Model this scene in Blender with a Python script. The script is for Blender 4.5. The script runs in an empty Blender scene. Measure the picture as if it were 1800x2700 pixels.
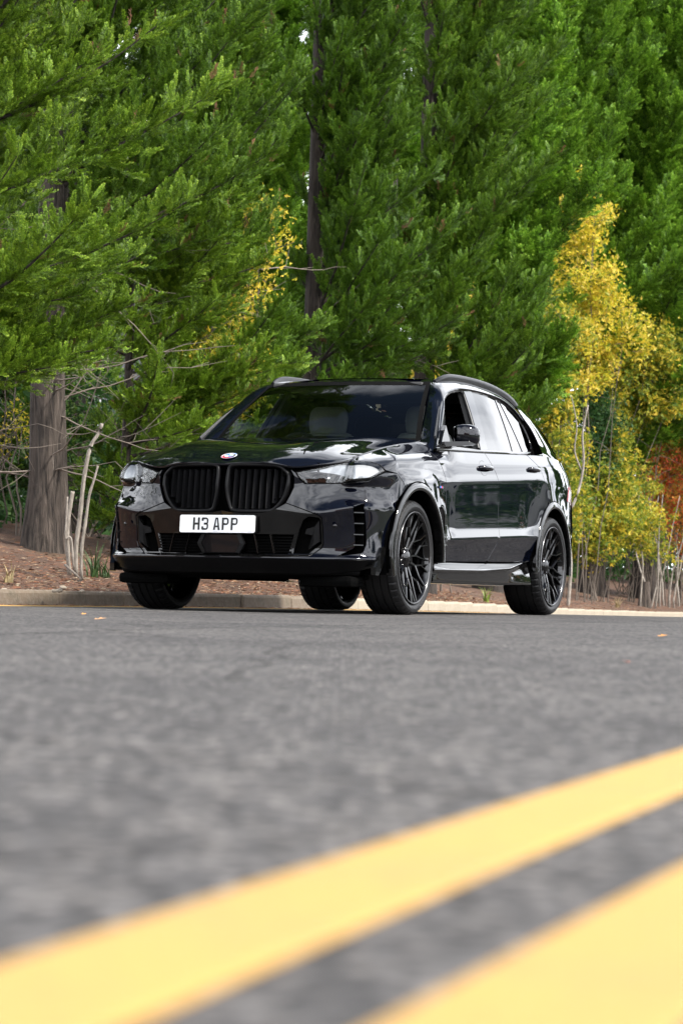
import bpy, bmesh, math, random
import numpy as np
from mathutils import Vector, Matrix, Euler
from mathutils.geometry import delaunay_2d_cdt
random.seed(7)
rng = np.random.default_rng(11)
SC = bpy.context.scene
COL = SC.collection
R = math.radians
NEAR_YAW = 0.38773          # heading of the car and of the near road, measured from the view axis

# ------------------------------------------------------------------ camera
cam_d = bpy.data.cameras.new('camera')
cam = bpy.data.objects.new('camera', cam_d)
COL.objects.link(cam)
cam_d.sensor_fit = 'VERTICAL'
cam_d.sensor_height = 36.0
cam_d.lens = 85.0
cam_d.clip_start = 0.05
cam_d.clip_end = 1500
cam.matrix_world = (Matrix.Translation((0, 0, 0.1307)) @ Matrix.Rotation(math.pi / 2 + 0.03366, 4, 'X')
                    @ Matrix.Rotation(0.02162, 4, 'Z'))
cam_d.dof.use_dof = True
cam_d.dof.focus_distance = 15.6
cam_d.dof.aperture_fstop = 7.1
SC.camera = cam

# ------------------------------------------------------------------ sky and sun
SUN_EL, SUN_AZ = R(46), R(114)          # direction towards the sun: from behind and right of the camera
world = bpy.data.worlds.new('World')
SC.world = world
world.use_nodes = True
wn, wl = world.node_tree.nodes, world.node_tree.links
wn.clear()
wo = wn.new('ShaderNodeOutputWorld')
bg = wn.new('ShaderNodeBackground')
bg.inputs[1].default_value = 0.068
sky = wn.new('ShaderNodeTexSky')
sky.sky_type = 'NISHITA'
sky.sun_disc = False
sky.sun_elevation = SUN_EL
sky.sun_rotation = SUN_AZ
sky.air_density = 1.2
sky.dust_density = 1.5
# a broken layer of cumulus seen in perspective: closed towards the horizon, open overhead
tc = wn.new('ShaderNodeTexCoord')
sp = wn.new('ShaderNodeSeparateXYZ')
def wmath(op, a, b=None, c=None):
    n = wn.new('ShaderNodeMath'); n.operation = op
    for k, v in enumerate((a, b, c)):
        if v is None: continue
        if isinstance(v, (int, float)): n.inputs[k].default_value = v
        else: wl.new(v, n.inputs[k])
    return n.outputs[0]
wl.new(tc.outputs['Generated'], sp.inputs[0])
el = wmath('ADD', wmath('MAXIMUM', sp.outputs[2], 0.0), 0.22)
cb = wn.new('ShaderNodeCombineXYZ')
wl.new(wmath('DIVIDE', sp.outputs[0], el), cb.inputs[0]); wl.new(wmath('DIVIDE', sp.outputs[1], el), cb.inputs[1])
nz = wn.new('ShaderNodeTexNoise')
nz.inputs['Scale'].default_value = 1.25
nz.inputs['Detail'].default_value = 8
nz.inputs['Roughness'].default_value = 0.55
nz.inputs['Distortion'].default_value = 0.5
nz2 = wn.new('ShaderNodeTexNoise')
nz2.inputs['Scale'].default_value = 2.6
nz2.inputs['Detail'].default_value = 7
wl.new(cb.outputs[0], nz.inputs['Vector']); wl.new(cb.outputs[0], nz2.inputs['Vector'])
cover = wmath('ADD', nz.outputs[0], wmath('MULTIPLY_ADD', sp.outputs[2], -0.62, 0.46))
rp = wn.new('ShaderNodeValToRGB')
rp.color_ramp.elements[0].position = 0.42
rp.color_ramp.elements[1].position = 0.60
rp2 = wn.new('ShaderNodeValToRGB')
rp2.color_ramp.elements[0].color = (21, 22, 24, 1)
rp2.color_ramp.elements[1].color = (44, 45, 47, 1)
rp2.color_ramp.elements[0].position = 0.36
rp2.color_ramp.elements[1].position = 0.58
mx = wn.new('ShaderNodeMixRGB')
wl.new(cover, rp.inputs[0])
wl.new(nz2.outputs[0], rp2.inputs[0])
wl.new(rp.outputs[0], mx.inputs[0])
wl.new(sky.outputs[0], mx.inputs[1])
wl.new(rp2.outputs[0], mx.inputs[2])
wl.new(mx.outputs[0], bg.inputs[0])
wl.new(bg.outputs[0], wo.inputs[0])

sun_d = bpy.data.lights.new('sun', 'SUN')
sun_d.energy = 4.9
sun_d.angle = R(5)
sun_d.color = (1.0, 0.95, 0.87)
sun = bpy.data.objects.new('sun', sun_d)
COL.objects.link(sun)
sdir = Vector((math.sin(SUN_AZ) * math.cos(SUN_EL), math.cos(SUN_AZ) * math.cos(SUN_EL), math.sin(SUN_EL)))
sun.rotation_euler = sdir.to_track_quat('Z', 'Y').to_euler()
SC.view_settings.view_transform = 'Standard'
SC.view_settings.look = 'None'
SC.view_settings.gamma = 1
SC.view_settings.use_curve_mapping = False
SC.view_settings.exposure = 0.54
SC.render.engine = 'CYCLES'
SC.cycles.max_bounces = 8
SC.cycles.diffuse_bounces = 3
SC.cycles.transparent_max_bounces = 12
SC.cycles.use_denoising = True

# ------------------------------------------------------------------ materials
MATS = {}
def mat(name, col, rough=0.5, metal=0.0, coat=0.0, spec=0.5, noise=None, bump=None, trans=0.0, ior=1.5, coord='Object'):
    if name in MATS: return MATS[name]
    m = bpy.data.materials.new(name); m.use_nodes = True
    n, l = m.node_tree.nodes, m.node_tree.links
    b = n['Principled BSDF']
    b.inputs['Base Color'].default_value = (*col, 1)
    b.inputs['Roughness'].default_value = rough
    b.inputs['Metallic'].default_value = metal
    b.inputs['Coat Weight'].default_value = coat
    b.inputs['Coat Roughness'].default_value = 0.02
    b.inputs['Specular IOR Level'].default_value = spec
    b.inputs['Transmission Weight'].default_value = trans
    b.inputs['IOR'].default_value = ior
    t = n.new('ShaderNodeTexCoord')
    if noise:                      # list of (scale, strength, colour)
        prev = None
        for sc, stren, c2, lo, hi in noise:
            z = n.new('ShaderNodeTexNoise'); z.inputs['Scale'].default_value = sc; z.inputs['Detail'].default_value = 6
            z.inputs['Roughness'].default_value = 0.6
            l.new(t.outputs[coord], z.inputs['Vector'])
            r = n.new('ShaderNodeValToRGB'); r.color_ramp.elements[0].position = lo; r.color_ramp.elements[1].position = hi
            r.color_ramp.elements[1].color = (stren, stren, stren, 1)
            l.new(z.outputs[0], r.inputs[0])
            k = n.new('ShaderNodeMixRGB')
            if prev is None: k.inputs[1].default_value = (*col, 1)
            else: l.new(prev.outputs[0], k.inputs[1])
            k.inputs[2].default_value = (*c2, 1)
            l.new(r.outputs[0], k.inputs[0])
            prev = k
        l.new(prev.outputs[0], b.inputs['Base Color'])
    if bump:                       # (scale, distance)
        z = n.new('ShaderNodeTexNoise'); z.inputs['Scale'].default_value = bump[0]; z.inputs['Detail'].default_value = 6
        l.new(t.outputs[coord], z.inputs['Vector'])
        q = n.new('ShaderNodeBump'); q.inputs['Distance'].default_value = bump[1]; q.inputs['Strength'].default_value = 1
        l.new(z.outputs[0], q.inputs['Height']); l.new(q.outputs[0], b.inputs['Normal'])
    MATS[name] = m
    return m

def tag(o, label=None, cat=None, group=None, kind=None):
    if label: o['label'] = label
    if cat: o['category'] = cat
    if group: o['group'] = group
    if kind: o['kind'] = kind
    return o
def empty(name, loc=(0, 0, 0), rz=0.0, **k):
    o = bpy.data.objects.new(name, None); COL.objects.link(o)
    o.location = loc; o.rotation_euler = (0, 0, rz); o.empty_display_size = 0.1
    return tag(o, **k)
def mesh_obj(name, verts, faces, m=None, parent=None, smooth=False, mats=None, midx=None):
    me = bpy.data.meshes.new(name)
    me.from_pydata([tuple(v) for v in verts], [], [tuple(f) for f in faces])
    if mats:
        for q in mats: me.materials.append(q)
        if midx is not None: me.polygons.foreach_set('material_index', midx)
    elif m: me.materials.append(m)
    if smooth: me.polygons.foreach_set('use_smooth', [True] * len(me.polygons))
    me.update()
    o = bpy.data.objects.new(name, me); COL.objects.link(o)
    if parent: o.parent = parent
    return o
class MB:
    """collects simple shapes into one mesh"""
    def __init__(s): s.v = []; s.f = []; s.mi = []
    def add(s, v, f, mi=0):
        k = len(s.v); s.v += [tuple(map(float, p)) for p in v]; s.f += [tuple(int(i) + k for i in q) for q in f]; s.mi += [mi] * len(f); return s
    def box(s, c, d, rot=None, mi=0, bev=0.0):
        x, y, z = d[0] / 2, d[1] / 2, d[2] / 2
        if bev:
            b = min(bev, x * .9, y * .9, z * .9)
            bm = bmesh.new(); bmesh.ops.create_cube(bm, size=1)
            for w in bm.verts: w.co = Vector((w.co.x * 2 * x, w.co.y * 2 * y, w.co.z * 2 * z))
            bmesh.ops.bevel(bm, geom=bm.edges[:], offset=b, segments=2, affect='EDGES', profile=.6)
            v = [w.co.copy() for w in bm.verts]; f = [[w.index for w in g.verts] for g in bm.faces]; bm.free()
        else:
            v = [Vector((a * x, b_ * y, c_ * z)) for a in (-1, 1) for b_ in (-1, 1) for c_ in (-1, 1)]
            f = [(0, 1, 3, 2), (4, 6, 7, 5), (0, 4, 5, 1), (2, 3, 7, 6), (0, 2, 6, 4), (1, 5, 7, 3)]
        if rot is not None: v = [rot @ p for p in v]
        return s.add([(p[0] + c[0], p[1] + c[1], p[2] + c[2]) for p in v], f, mi)
    def tube(s, pts, rad, n=8, cap=True, mi=0, flat=1.0):
        pts = [Vector(p) for p in pts]
        if not hasattr(rad, '__len__'): rad = [rad] * len(pts)
        v = []; f = []
        up = Vector((0, 0, 1))
        for i, p in enumerate(pts):
            t = (pts[min(i + 1, len(pts) - 1)] - pts[max(i - 1, 0)]).normalized()
            a = t.cross(up if abs(t.z) < .95 else Vector((1, 0, 0))).normalized(); b = a.cross(t)
            for k in range(n):
                w = 2 * math.pi * k / n
                v.append(p + a * math.cos(w) * rad[i] * flat + b * math.sin(w) * rad[i])
        for i in range(len(pts) - 1):
            for k in range(n):
                f.append((i * n + k, i * n + (k + 1) % n, (i + 1) * n + (k + 1) % n, (i + 1) * n + k))
        if cap: f += [tuple(range(n)), tuple((len(pts) - 1) * n + k for k in range(n))]
        return s.add(v, f, mi)
    def prism(s, poly, fa, fb, mi=0):
        """poly: 2d points; fa, fb map a point to 3d for the two faces"""
        n = len(poly)
        return s.add([fa(*p) for p in poly] + [fb(*p) for p in poly],
                     [tuple(range(n)), tuple(range(2 * n - 1, n - 1, -1))] + [(i, i + n, (i + 1) % n + n, (i + 1) % n) for i in range(n)], mi)
    def build(s, name, m=None, parent=None, smooth=False, mats=None):
        o = mesh_obj(name, s.v, s.f, m, parent, smooth, mats, s.mi if mats else None)
        bm = bmesh.new(); bm.from_mesh(o.data); bmesh.ops.recalc_face_normals(bm, faces=bm.faces[:]); bm.to_mesh(o.data); bm.free()
        return o
def auto_smooth(o, ang=35):
    me = o.data
    me.polygons.foreach_set('use_smooth', [True] * len(me.polygons))
    bm = bmesh.new(); bm.from_mesh(me)
    for e in bm.edges:
        e.smooth = not (len(e.link_faces) == 2 and e.calc_face_angle(0) > R(ang))
    bm.to_mesh(me); bm.free()
    return o
def pidx(o, cond, i):
    pass
# ------------------------------------------------------------------ free-form surfaces of the car body
def cr(P, t, axis=0, creases=()):
    """Catmull-Rom along one axis of a control grid; t: parameters in index units"""
    P = np.moveaxis(np.asarray(P, float), axis, 0)
    n = len(P); i = np.clip(np.floor(t).astype(int), 0, n - 2); f = (t - i)
    p1, p2 = P[i], P[i + 1]
    im, ip = np.clip(i - 1, 0, n - 1), np.clip(i + 2, 0, n - 1)
    p0, p3 = P[im].copy(), P[ip].copy()
    c = np.zeros(n, bool); c[list(creases)] = True; c[0] = c[-1] = True
    a = c[i]; b = c[i + 1]
    sh = (len(t),) + (1,) * (P.ndim - 1)
    p0 = np.where(a.reshape(sh), 2 * p1 - p2, p0); p3 = np.where(b.reshape(sh), 2 * p2 - p1, p3)
    f = f.reshape(sh)
    r = .5 * ((2 * p1) + (-p0 + p2) * f + (2 * p0 - 5 * p1 + 4 * p2 - p3) * f ** 2 + (-p0 + 3 * p1 - 3 * p2 + p3) * f ** 3)
    return np.moveaxis(r, 0, axis)
class Surf:
    def __init__(s, grid, creases=(), sub=10):
        s.G = np.asarray(grid, float); s.c = creases; s.nu, s.nv = s.G.shape[:2]
        s.tu = np.linspace(0, s.nu - 1, (s.nu - 1) * sub + 1); s.tv = np.linspace(0, s.nv - 1, (s.nv - 1) * sub + 1)
        s.D = cr(cr(s.G, s.tu, 0), s.tv, 1, creases); s.sub = sub
    def ev(s, u, v):
        u = np.atleast_1d(u).astype(float); v = np.atleast_1d(v).astype(float)
        A = cr(s.G, u, 0)                       # (n, nv, 3)
        n, nv = len(u), s.nv
        i = np.clip(np.floor(v).astype(int), 0, nv - 2); f = (v - i)[:, None]
        k = np.arange(n)
        p1, p2 = A[k, i], A[k, i + 1]
        p0, p3 = A[k, np.clip(i - 1, 0, nv - 1)], A[k, np.clip(i + 2, 0, nv - 1)]
        c = np.zeros(nv, bool); c[list(s.c)] = True; c[0] = c[-1] = True
        p0 = np.where(c[i][:, None], 2 * p1 - p2, p0); p3 = np.where(c[i + 1][:, None], 2 * p2 - p1, p3)
        return .5 * ((2 * p1) + (-p0 + p2) * f + (2 * p0 - 5 * p1 + 4 * p2 - p3) * f ** 2 + (-p0 + 3 * p1 - 3 * p2 + p3) * f ** 3)
    def nrm(s, u, v):
        e = 0.02
        u = np.clip(u, 0, s.nu - 1); v = np.clip(v, 0, s.nv - 1)
        du = s.ev(np.minimum(u + e, s.nu - 1), v) - s.ev(np.maximum(u - e, 0), v)
        v1 = np.minimum(v + e, s.nv - 1); v0 = np.maximum(v - e, 0)
        dv = s.ev(u, v1) - s.ev(u, v0)
        n = np.cross(du, dv); n /= np.linalg.norm(n, axis=1)[:, None] + 1e-12
        return n
    def inv(s, pts, ax, ur=None):
        """parameters of the surface points whose coordinates ax equal pts"""
        pts = np.asarray(pts, float); D = s.D[:, :, list(ax)]
        u0, u1 = (0, s.nu - 1) if ur is None else ur
        a, b = int(u0 * s.sub), int(u1 * s.sub) + 1
        D = D[a:b]; F = D.reshape(-1, 2); out = []
        for p in pts:
            k = np.argmin(((F - p) ** 2).sum(1)); i, j = divmod(k, D.shape[1])
            out.append((s.tu[i + a], s.tv[j]))
        uv = np.array(out); e = 1e-3
        for _ in range(4):
            P = s.ev(uv[:, 0], uv[:, 1])[:, list(ax)]
            Ju = (s.ev(np.minimum(uv[:, 0] + e, s.nu - 1), uv[:, 1])[:, list(ax)] - s.ev(np.maximum(uv[:, 0] - e, 0), uv[:, 1])[:, list(ax)])
            Ju /= (np.minimum(uv[:, 0] + e, s.nu - 1) - np.maximum(uv[:, 0] - e, 0))[:, None]
            Jv = (s.ev(uv[:, 0], np.minimum(uv[:, 1] + e, s.nv - 1))[:, list(ax)] - s.ev(uv[:, 0], np.maximum(uv[:, 1] - e, 0))[:, list(ax)])
            Jv /= (np.minimum(uv[:, 1] + e, s.nv - 1) - np.maximum(uv[:, 1] - e, 0))[:, None]
            r = pts - P; det = Ju[:, 0] * Jv[:, 1] - Ju[:, 1] * Jv[:, 0]
            det = np.where(np.abs(det) < 1e-7, 1e-7, det)
            du = (r[:, 0] * Jv[:, 1] - r[:, 1] * Jv[:, 0]) / det; dv = (Ju[:, 0] * r[:, 1] - Ju[:, 1] * r[:, 0]) / det
            uv[:, 0] = np.clip(uv[:, 0] + np.clip(du, -.15, .15), u0, u1); uv[:, 1] = np.clip(uv[:, 1] + np.clip(dv, -.15, .15), 0, s.nv - 1)
        return uv
def dens(poly, step=.02, closed=True):
    out = []; n = len(poly)
    for i in range(n if closed else n - 1):
        a = np.array(poly[i], float); b = np.array(poly[(i + 1) % n], float)
        k = max(1, int(np.ceil(np.linalg.norm(b - a) / step)))
        for j in range(k): out.append(a + (b - a) * j / k)
    if not closed: out.append(np.array(poly[-1], float))
    return np.array(out)
def spl(poly, k=6, closed=False):
    P = np.array(poly, float)
    if closed:
        P = np.vstack([P[-2:], P, P[:3]]); t = np.linspace(2, len(P) - 3, (len(P) - 5) * k + 1)[:-1]
        return cr(P, t)
    return cr(P, np.linspace(0, len(P) - 1, (len(P) - 1) * k + 1))
def area2(p): x, y = p[:, 0], p[:, 1]; return .5 * np.sum(x * np.roll(y, -1) - y * np.roll(x, -1))
def inset(poly, d):
    p = np.asarray(poly, float); keep = [i for i in range(len(p)) if np.linalg.norm(p[i] - p[i - 1]) > 1e-6]; p = p[keep]
    s = 1 if area2(p) > 0 else -1
    a = p - np.roll(p, 1, 0); b = np.roll(p, -1, 0) - p
    a /= np.linalg.norm(a, axis=1)[:, None]; b /= np.linalg.norm(b, axis=1)[:, None]
    na = np.stack([-a[:, 1], a[:, 0]], 1) * s; nb = np.stack([-b[:, 1], b[:, 0]], 1) * s
    m = na + nb; m /= np.maximum((1 + (na * nb).sum(1)), .35)[:, None]
    return p + m * d
def inside(pts, loops):
    r = np.zeros(len(pts), bool)
    for L in loops:
        x, y = pts[:, 0], pts[:, 1]
        for i in range(len(L)):
            x1, y1 = L[i]; x2, y2 = L[(i + 1) % len(L)]
            if y1 == y2: continue
            c = ((y1 > y) != (y2 > y)) & (x < (x2 - x1) * (y - y1) / (y2 - y1) + x1)
            r ^= c
    return r
def panel(name, s, outer, ax, m, parent, holes=(), gap=.0025, off=0.0, thick=.012, g=5, ur=None, mirror=False, step=.02, flip=False, us=.12, vs=.08, hgap=None):
    """a panel cut from surface s: outlines are given in the coordinates ax (side, front or top view)"""
    S = np.array([us, vs])
    if isinstance(outer[0][0], (str, tuple)) and len(outer[0]) == 3:      # outline in pieces: (axes or 'uv', points, range of u)
        uvo = []
        for a_, pts, r_ in outer:
            if a_ == 'uv': uvo.append(dens(np.asarray(pts, float) * S, step, False) / S)
            else: uvo.append(s.inv(dens(pts, step, False), a_, r_))
        uvo = np.vstack(uvo); L = []
        UV = [inset(uvo * S, gap) / S if gap else uvo]
    else:
        L = [inset(dens(outer, step), gap) if gap else dens(outer, step)]
        UV = []
    hg = gap if hgap is None else hgap
    for h in holes: L.append(inset(dens(h, step), -hg) if hg else dens(h, step))
    UV = UV + [s.inv(q, ax, ur) for q in L]
    loops = [q * S for q in UV]
    lo = loops[0].min(0); hi = loops[0].max(0)
    gu = np.arange(math.floor(lo[0] / us * g), math.ceil(hi[0] / us * g) + 1) / g * us
    gv = np.arange(math.floor(lo[1] / vs * g), math.ceil(hi[1] / vs * g) + 1) / g * vs
    GP = np.stack(np.meshgrid(gu, gv, indexing='ij'), -1).reshape(-1, 2)
    GP = GP[inside(GP, loops)]
    B = np.vstack(loops)
    if len(GP):
        d = np.array([np.min(((B - p) ** 2).sum(1)) for p in GP]); GP = GP[d > (.22 * min(us, vs) / g) ** 2]
    V = [Vector(p) for p in B] + [Vector(p) for p in GP]
    E = []; k = 0
    for q in loops:
        n = len(q); E += [(k + i, k + (i + 1) % n) for i in range(n)]; k += n
    vo, eo, fo, ov, oe, of = delaunay_2d_cdt(V, E, [], 0, 1e-6)
    vo = np.array([tuple(p) for p in vo]); fo = np.array([f for f in fo if len(f) == 3])
    fo = fo[inside(vo[fo].mean(1), loops)]
    uv = vo / S
    uv[:, 0] = np.clip(uv[:, 0], 0, s.nu - 1); uv[:, 1] = np.clip(uv[:, 1], 0, s.nv - 1)
    P = s.ev(uv[:, 0], uv[:, 1]); N = s.nrm(uv[:, 0], uv[:, 1]) * (-1 if flip else 1)
    P = P + N * off
    used = np.unique(fo); rm = -np.ones(len(P), int); rm[used] = np.arange(len(used))
    fo = rm[fo]; P = P[used]; N = N[used]
    # triangle winding follows N
    a, b, c = P[fo[:, 0]], P[fo[:, 1]], P[fo[:, 2]]
    w = (np.cross(b - a, c - a) * N[fo[:, 0]]).sum(1) < 0
    fo[w] = fo[w][:, ::-1]
    # flange along the borders
    ed = {}
    for t in fo:
        for i in range(3):
            e = (int(t[i]), int(t[(i + 1) % 3])); ed[e] = 1
    bd = [e for e in ed if (e[1], e[0]) not in ed]
    V3 = list(map(tuple, P)); NN = list(map(tuple, N)); F = [tuple(int(x) for x in t) for t in fo]
    if thick:
        for i, j in bd:
            t = P[j] - P[i]; o = np.cross(t, N[i]); o = o / (np.linalg.norm(o) + 1e-9)
            k = len(V3)
            V3 += [tuple(P[i]), tuple(P[j]), tuple(P[j] - N[j] * thick), tuple(P[i] - N[i] * thick)]
            e_ = o * .7 + N[i] * .7
            NN += [tuple(e_), tuple(e_), tuple(o), tuple(o)]
            F.append((k + 1, k, k + 3, k + 2))
    res = []
    for sg in ((1, -1) if mirror else (1,)):
        me = bpy.data.meshes.new(name)
        if sg == 1: me.from_pydata(V3, [], F); nn = NN
        else: me.from_pydata([(-p[0], p[1], p[2]) for p in V3], [], [f[::-1] for f in F]); nn = [(-p[0], p[1], p[2]) for p in NN]
        me.materials.append(m); me.polygons.foreach_set('use_smooth', [True] * len(me.polygons)); me.update()
        me.normals_split_custom_set_from_vertices([Vector(q).normalized() for q in nn])
        o = bpy.data.objects.new(name, me); COL.objects.link(o); o.parent = parent[0] if sg == 1 and isinstance(parent, tuple) else (parent[1] if isinstance(parent, tuple) else parent)
        res.append(o)
    return res
def loft(name, rows, m, parent, su=6, sv=4, mirror=False, creases=(), thick=0, flip=False):
    s = Surf(rows, creases, 2)
    tu = np.linspace(0, s.nu - 1, (s.nu - 1) * su + 1); tv = np.linspace(0, s.nv - 1, (s.nv - 1) * sv + 1)
    A, B = np.meshgrid(tu, tv, indexing='ij'); P = s.ev(A.ravel(), B.ravel()); n, k = len(tu), len(tv)
    F = [(i * k + j, (i + 1) * k + j, (i + 1) * k + j + 1, i * k + j + 1) for i in range(n - 1) for j in range(k - 1)]
    if flip: F = [f[::-1] for f in F]
    out = []
    for sg in ((1, -1) if mirror else (1,)):
        Q = P * np.array([sg, 1, 1]); G = F if sg == 1 else [f[::-1] for f in F]
        o = mesh_obj(name, Q, G, m, parent[0 if sg == 1 else 1] if isinstance(parent, tuple) else parent, True)
        if thick:
            sm = o.modifiers.new('s', 'SOLIDIFY'); sm.thickness = thick; sm.offset = -1
        out.append(o)
    return out
def lathe(mb, prof, n=64, axis='x', mi=0, closed=False, fn=None):
    v = []; f = []; k = len(prof)
    for i in range(n):
        a = 2 * math.pi * i / n
        for j, (x, r) in enumerate(prof):
            rr = r if fn is None else fn(i, j, r)
            v.append((x, rr * math.cos(a), rr * math.sin(a)) if axis == 'x' else (rr * math.cos(a), rr * math.sin(a), x))
    for i in range(n):
        for j in range(k - 1 if not closed else k):
            a, b = i * k + j, i * k + (j + 1) % k; c, d = ((i + 1) % n) * k + (j + 1) % k, ((i + 1) % n) * k + j
            f.append((a, b, c, d))
    mb.add(v, f, mi)

def text_mesh(body, size, extrude):
    """built-in font as plain mesh data centred on its origin"""
    t = bpy.data.curves.new('t', 'FONT'); t.body = body; t.size = size; t.align_x = 'CENTER'; t.align_y = 'CENTER'; t.extrude = extrude; t.resolution_u = 3
    o = bpy.data.objects.new('t', t); me = bpy.data.meshes.new_from_object(o)
    V = [tuple(v.co) for v in me.vertices]; F = [tuple(f.vertices) for f in me.polygons]
    bpy.data.objects.remove(o); bpy.data.curves.remove(t); bpy.data.meshes.remove(me)
    return V, F
# ------------------------------------------------------------------ the place: ground, road, kerbs
def curve(pts, k=16):
    P = np.array(pts, float); return cr(P, np.linspace(0, len(P) - 1, (len(P) - 1) * k + 1))
KERB = curve([(-20, -19), (-14.5, -8), (-9.6, 2), (-6.3, 8.7), (-3.95, 13.3), (-2.33, 16.6), (-1.25, 18.9), (-.30, 20.9), (.87, 24.8), (2.04, 30), (4.2, 39.5), (7.6, 50), (13.2, 61), (22, 70), (34, 76), (52, 79)])
NEAR = curve([(-5.85, -17), (-2.955, -8), (-1.022, -2), (-.3785, 0), (.2655, 2), (.945, 4), (2.35, 8), (3.85, 12), (6.9, 20), (9.9, 28), (14.4, 38), (21.5, 48), (32, 56), (48, 61), (66, 64)])
_gy = np.array([-500., 0, 10, 16, 19, 25, 31, 38, 46, 54, 70, 90, 140, 700]); _gz = np.array([0., 0, 0, 0, 0, -.035, -.09, -.15, -.20, -.235, -.27, -.29, -.3, -.3])
_fy = np.linspace(-20, 140, 1600); _fz = np.convolve(np.pad(np.interp(_fy, _gy, _gz), 30, mode='edge'), np.ones(61) / 61, 'valid')
def gz(y): return np.interp(np.asarray(y, float), _fy, _fz)
def normals(C):
    t = np.gradient(C, axis=0); t /= np.linalg.norm(t, axis=1)[:, None]
    return np.stack([t[:, 1], -t[:, 0]], 1)          # points right (towards the near side)
KN, NN_ = normals(KERB), normals(NEAR)
def strip(name, C, N, offs, zs, m, smooth=False, parent=None, **k):
    """sheet along curve C; offs: lateral offsets, zs: heights above the ground fall"""
    V = []; F = []; n = len(offs)
    for i in range(len(C)):
        for o, z in zip(offs, zs):
            p = C[i] + N[i] * o; zz = z(p[0], p[1]) if callable(z) else z
            V.append((p[0], p[1], float(gz(p[1])) + zz))
    for i in range(len(C) - 1):
        for j in range(n - 1): F.append((i * n + j, i * n + j + 1, (i + 1) * n + j + 1, (i + 1) * n + j))
    o = mesh_obj(name, V, F, m, parent, smooth); return tag(o, **k)
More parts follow.
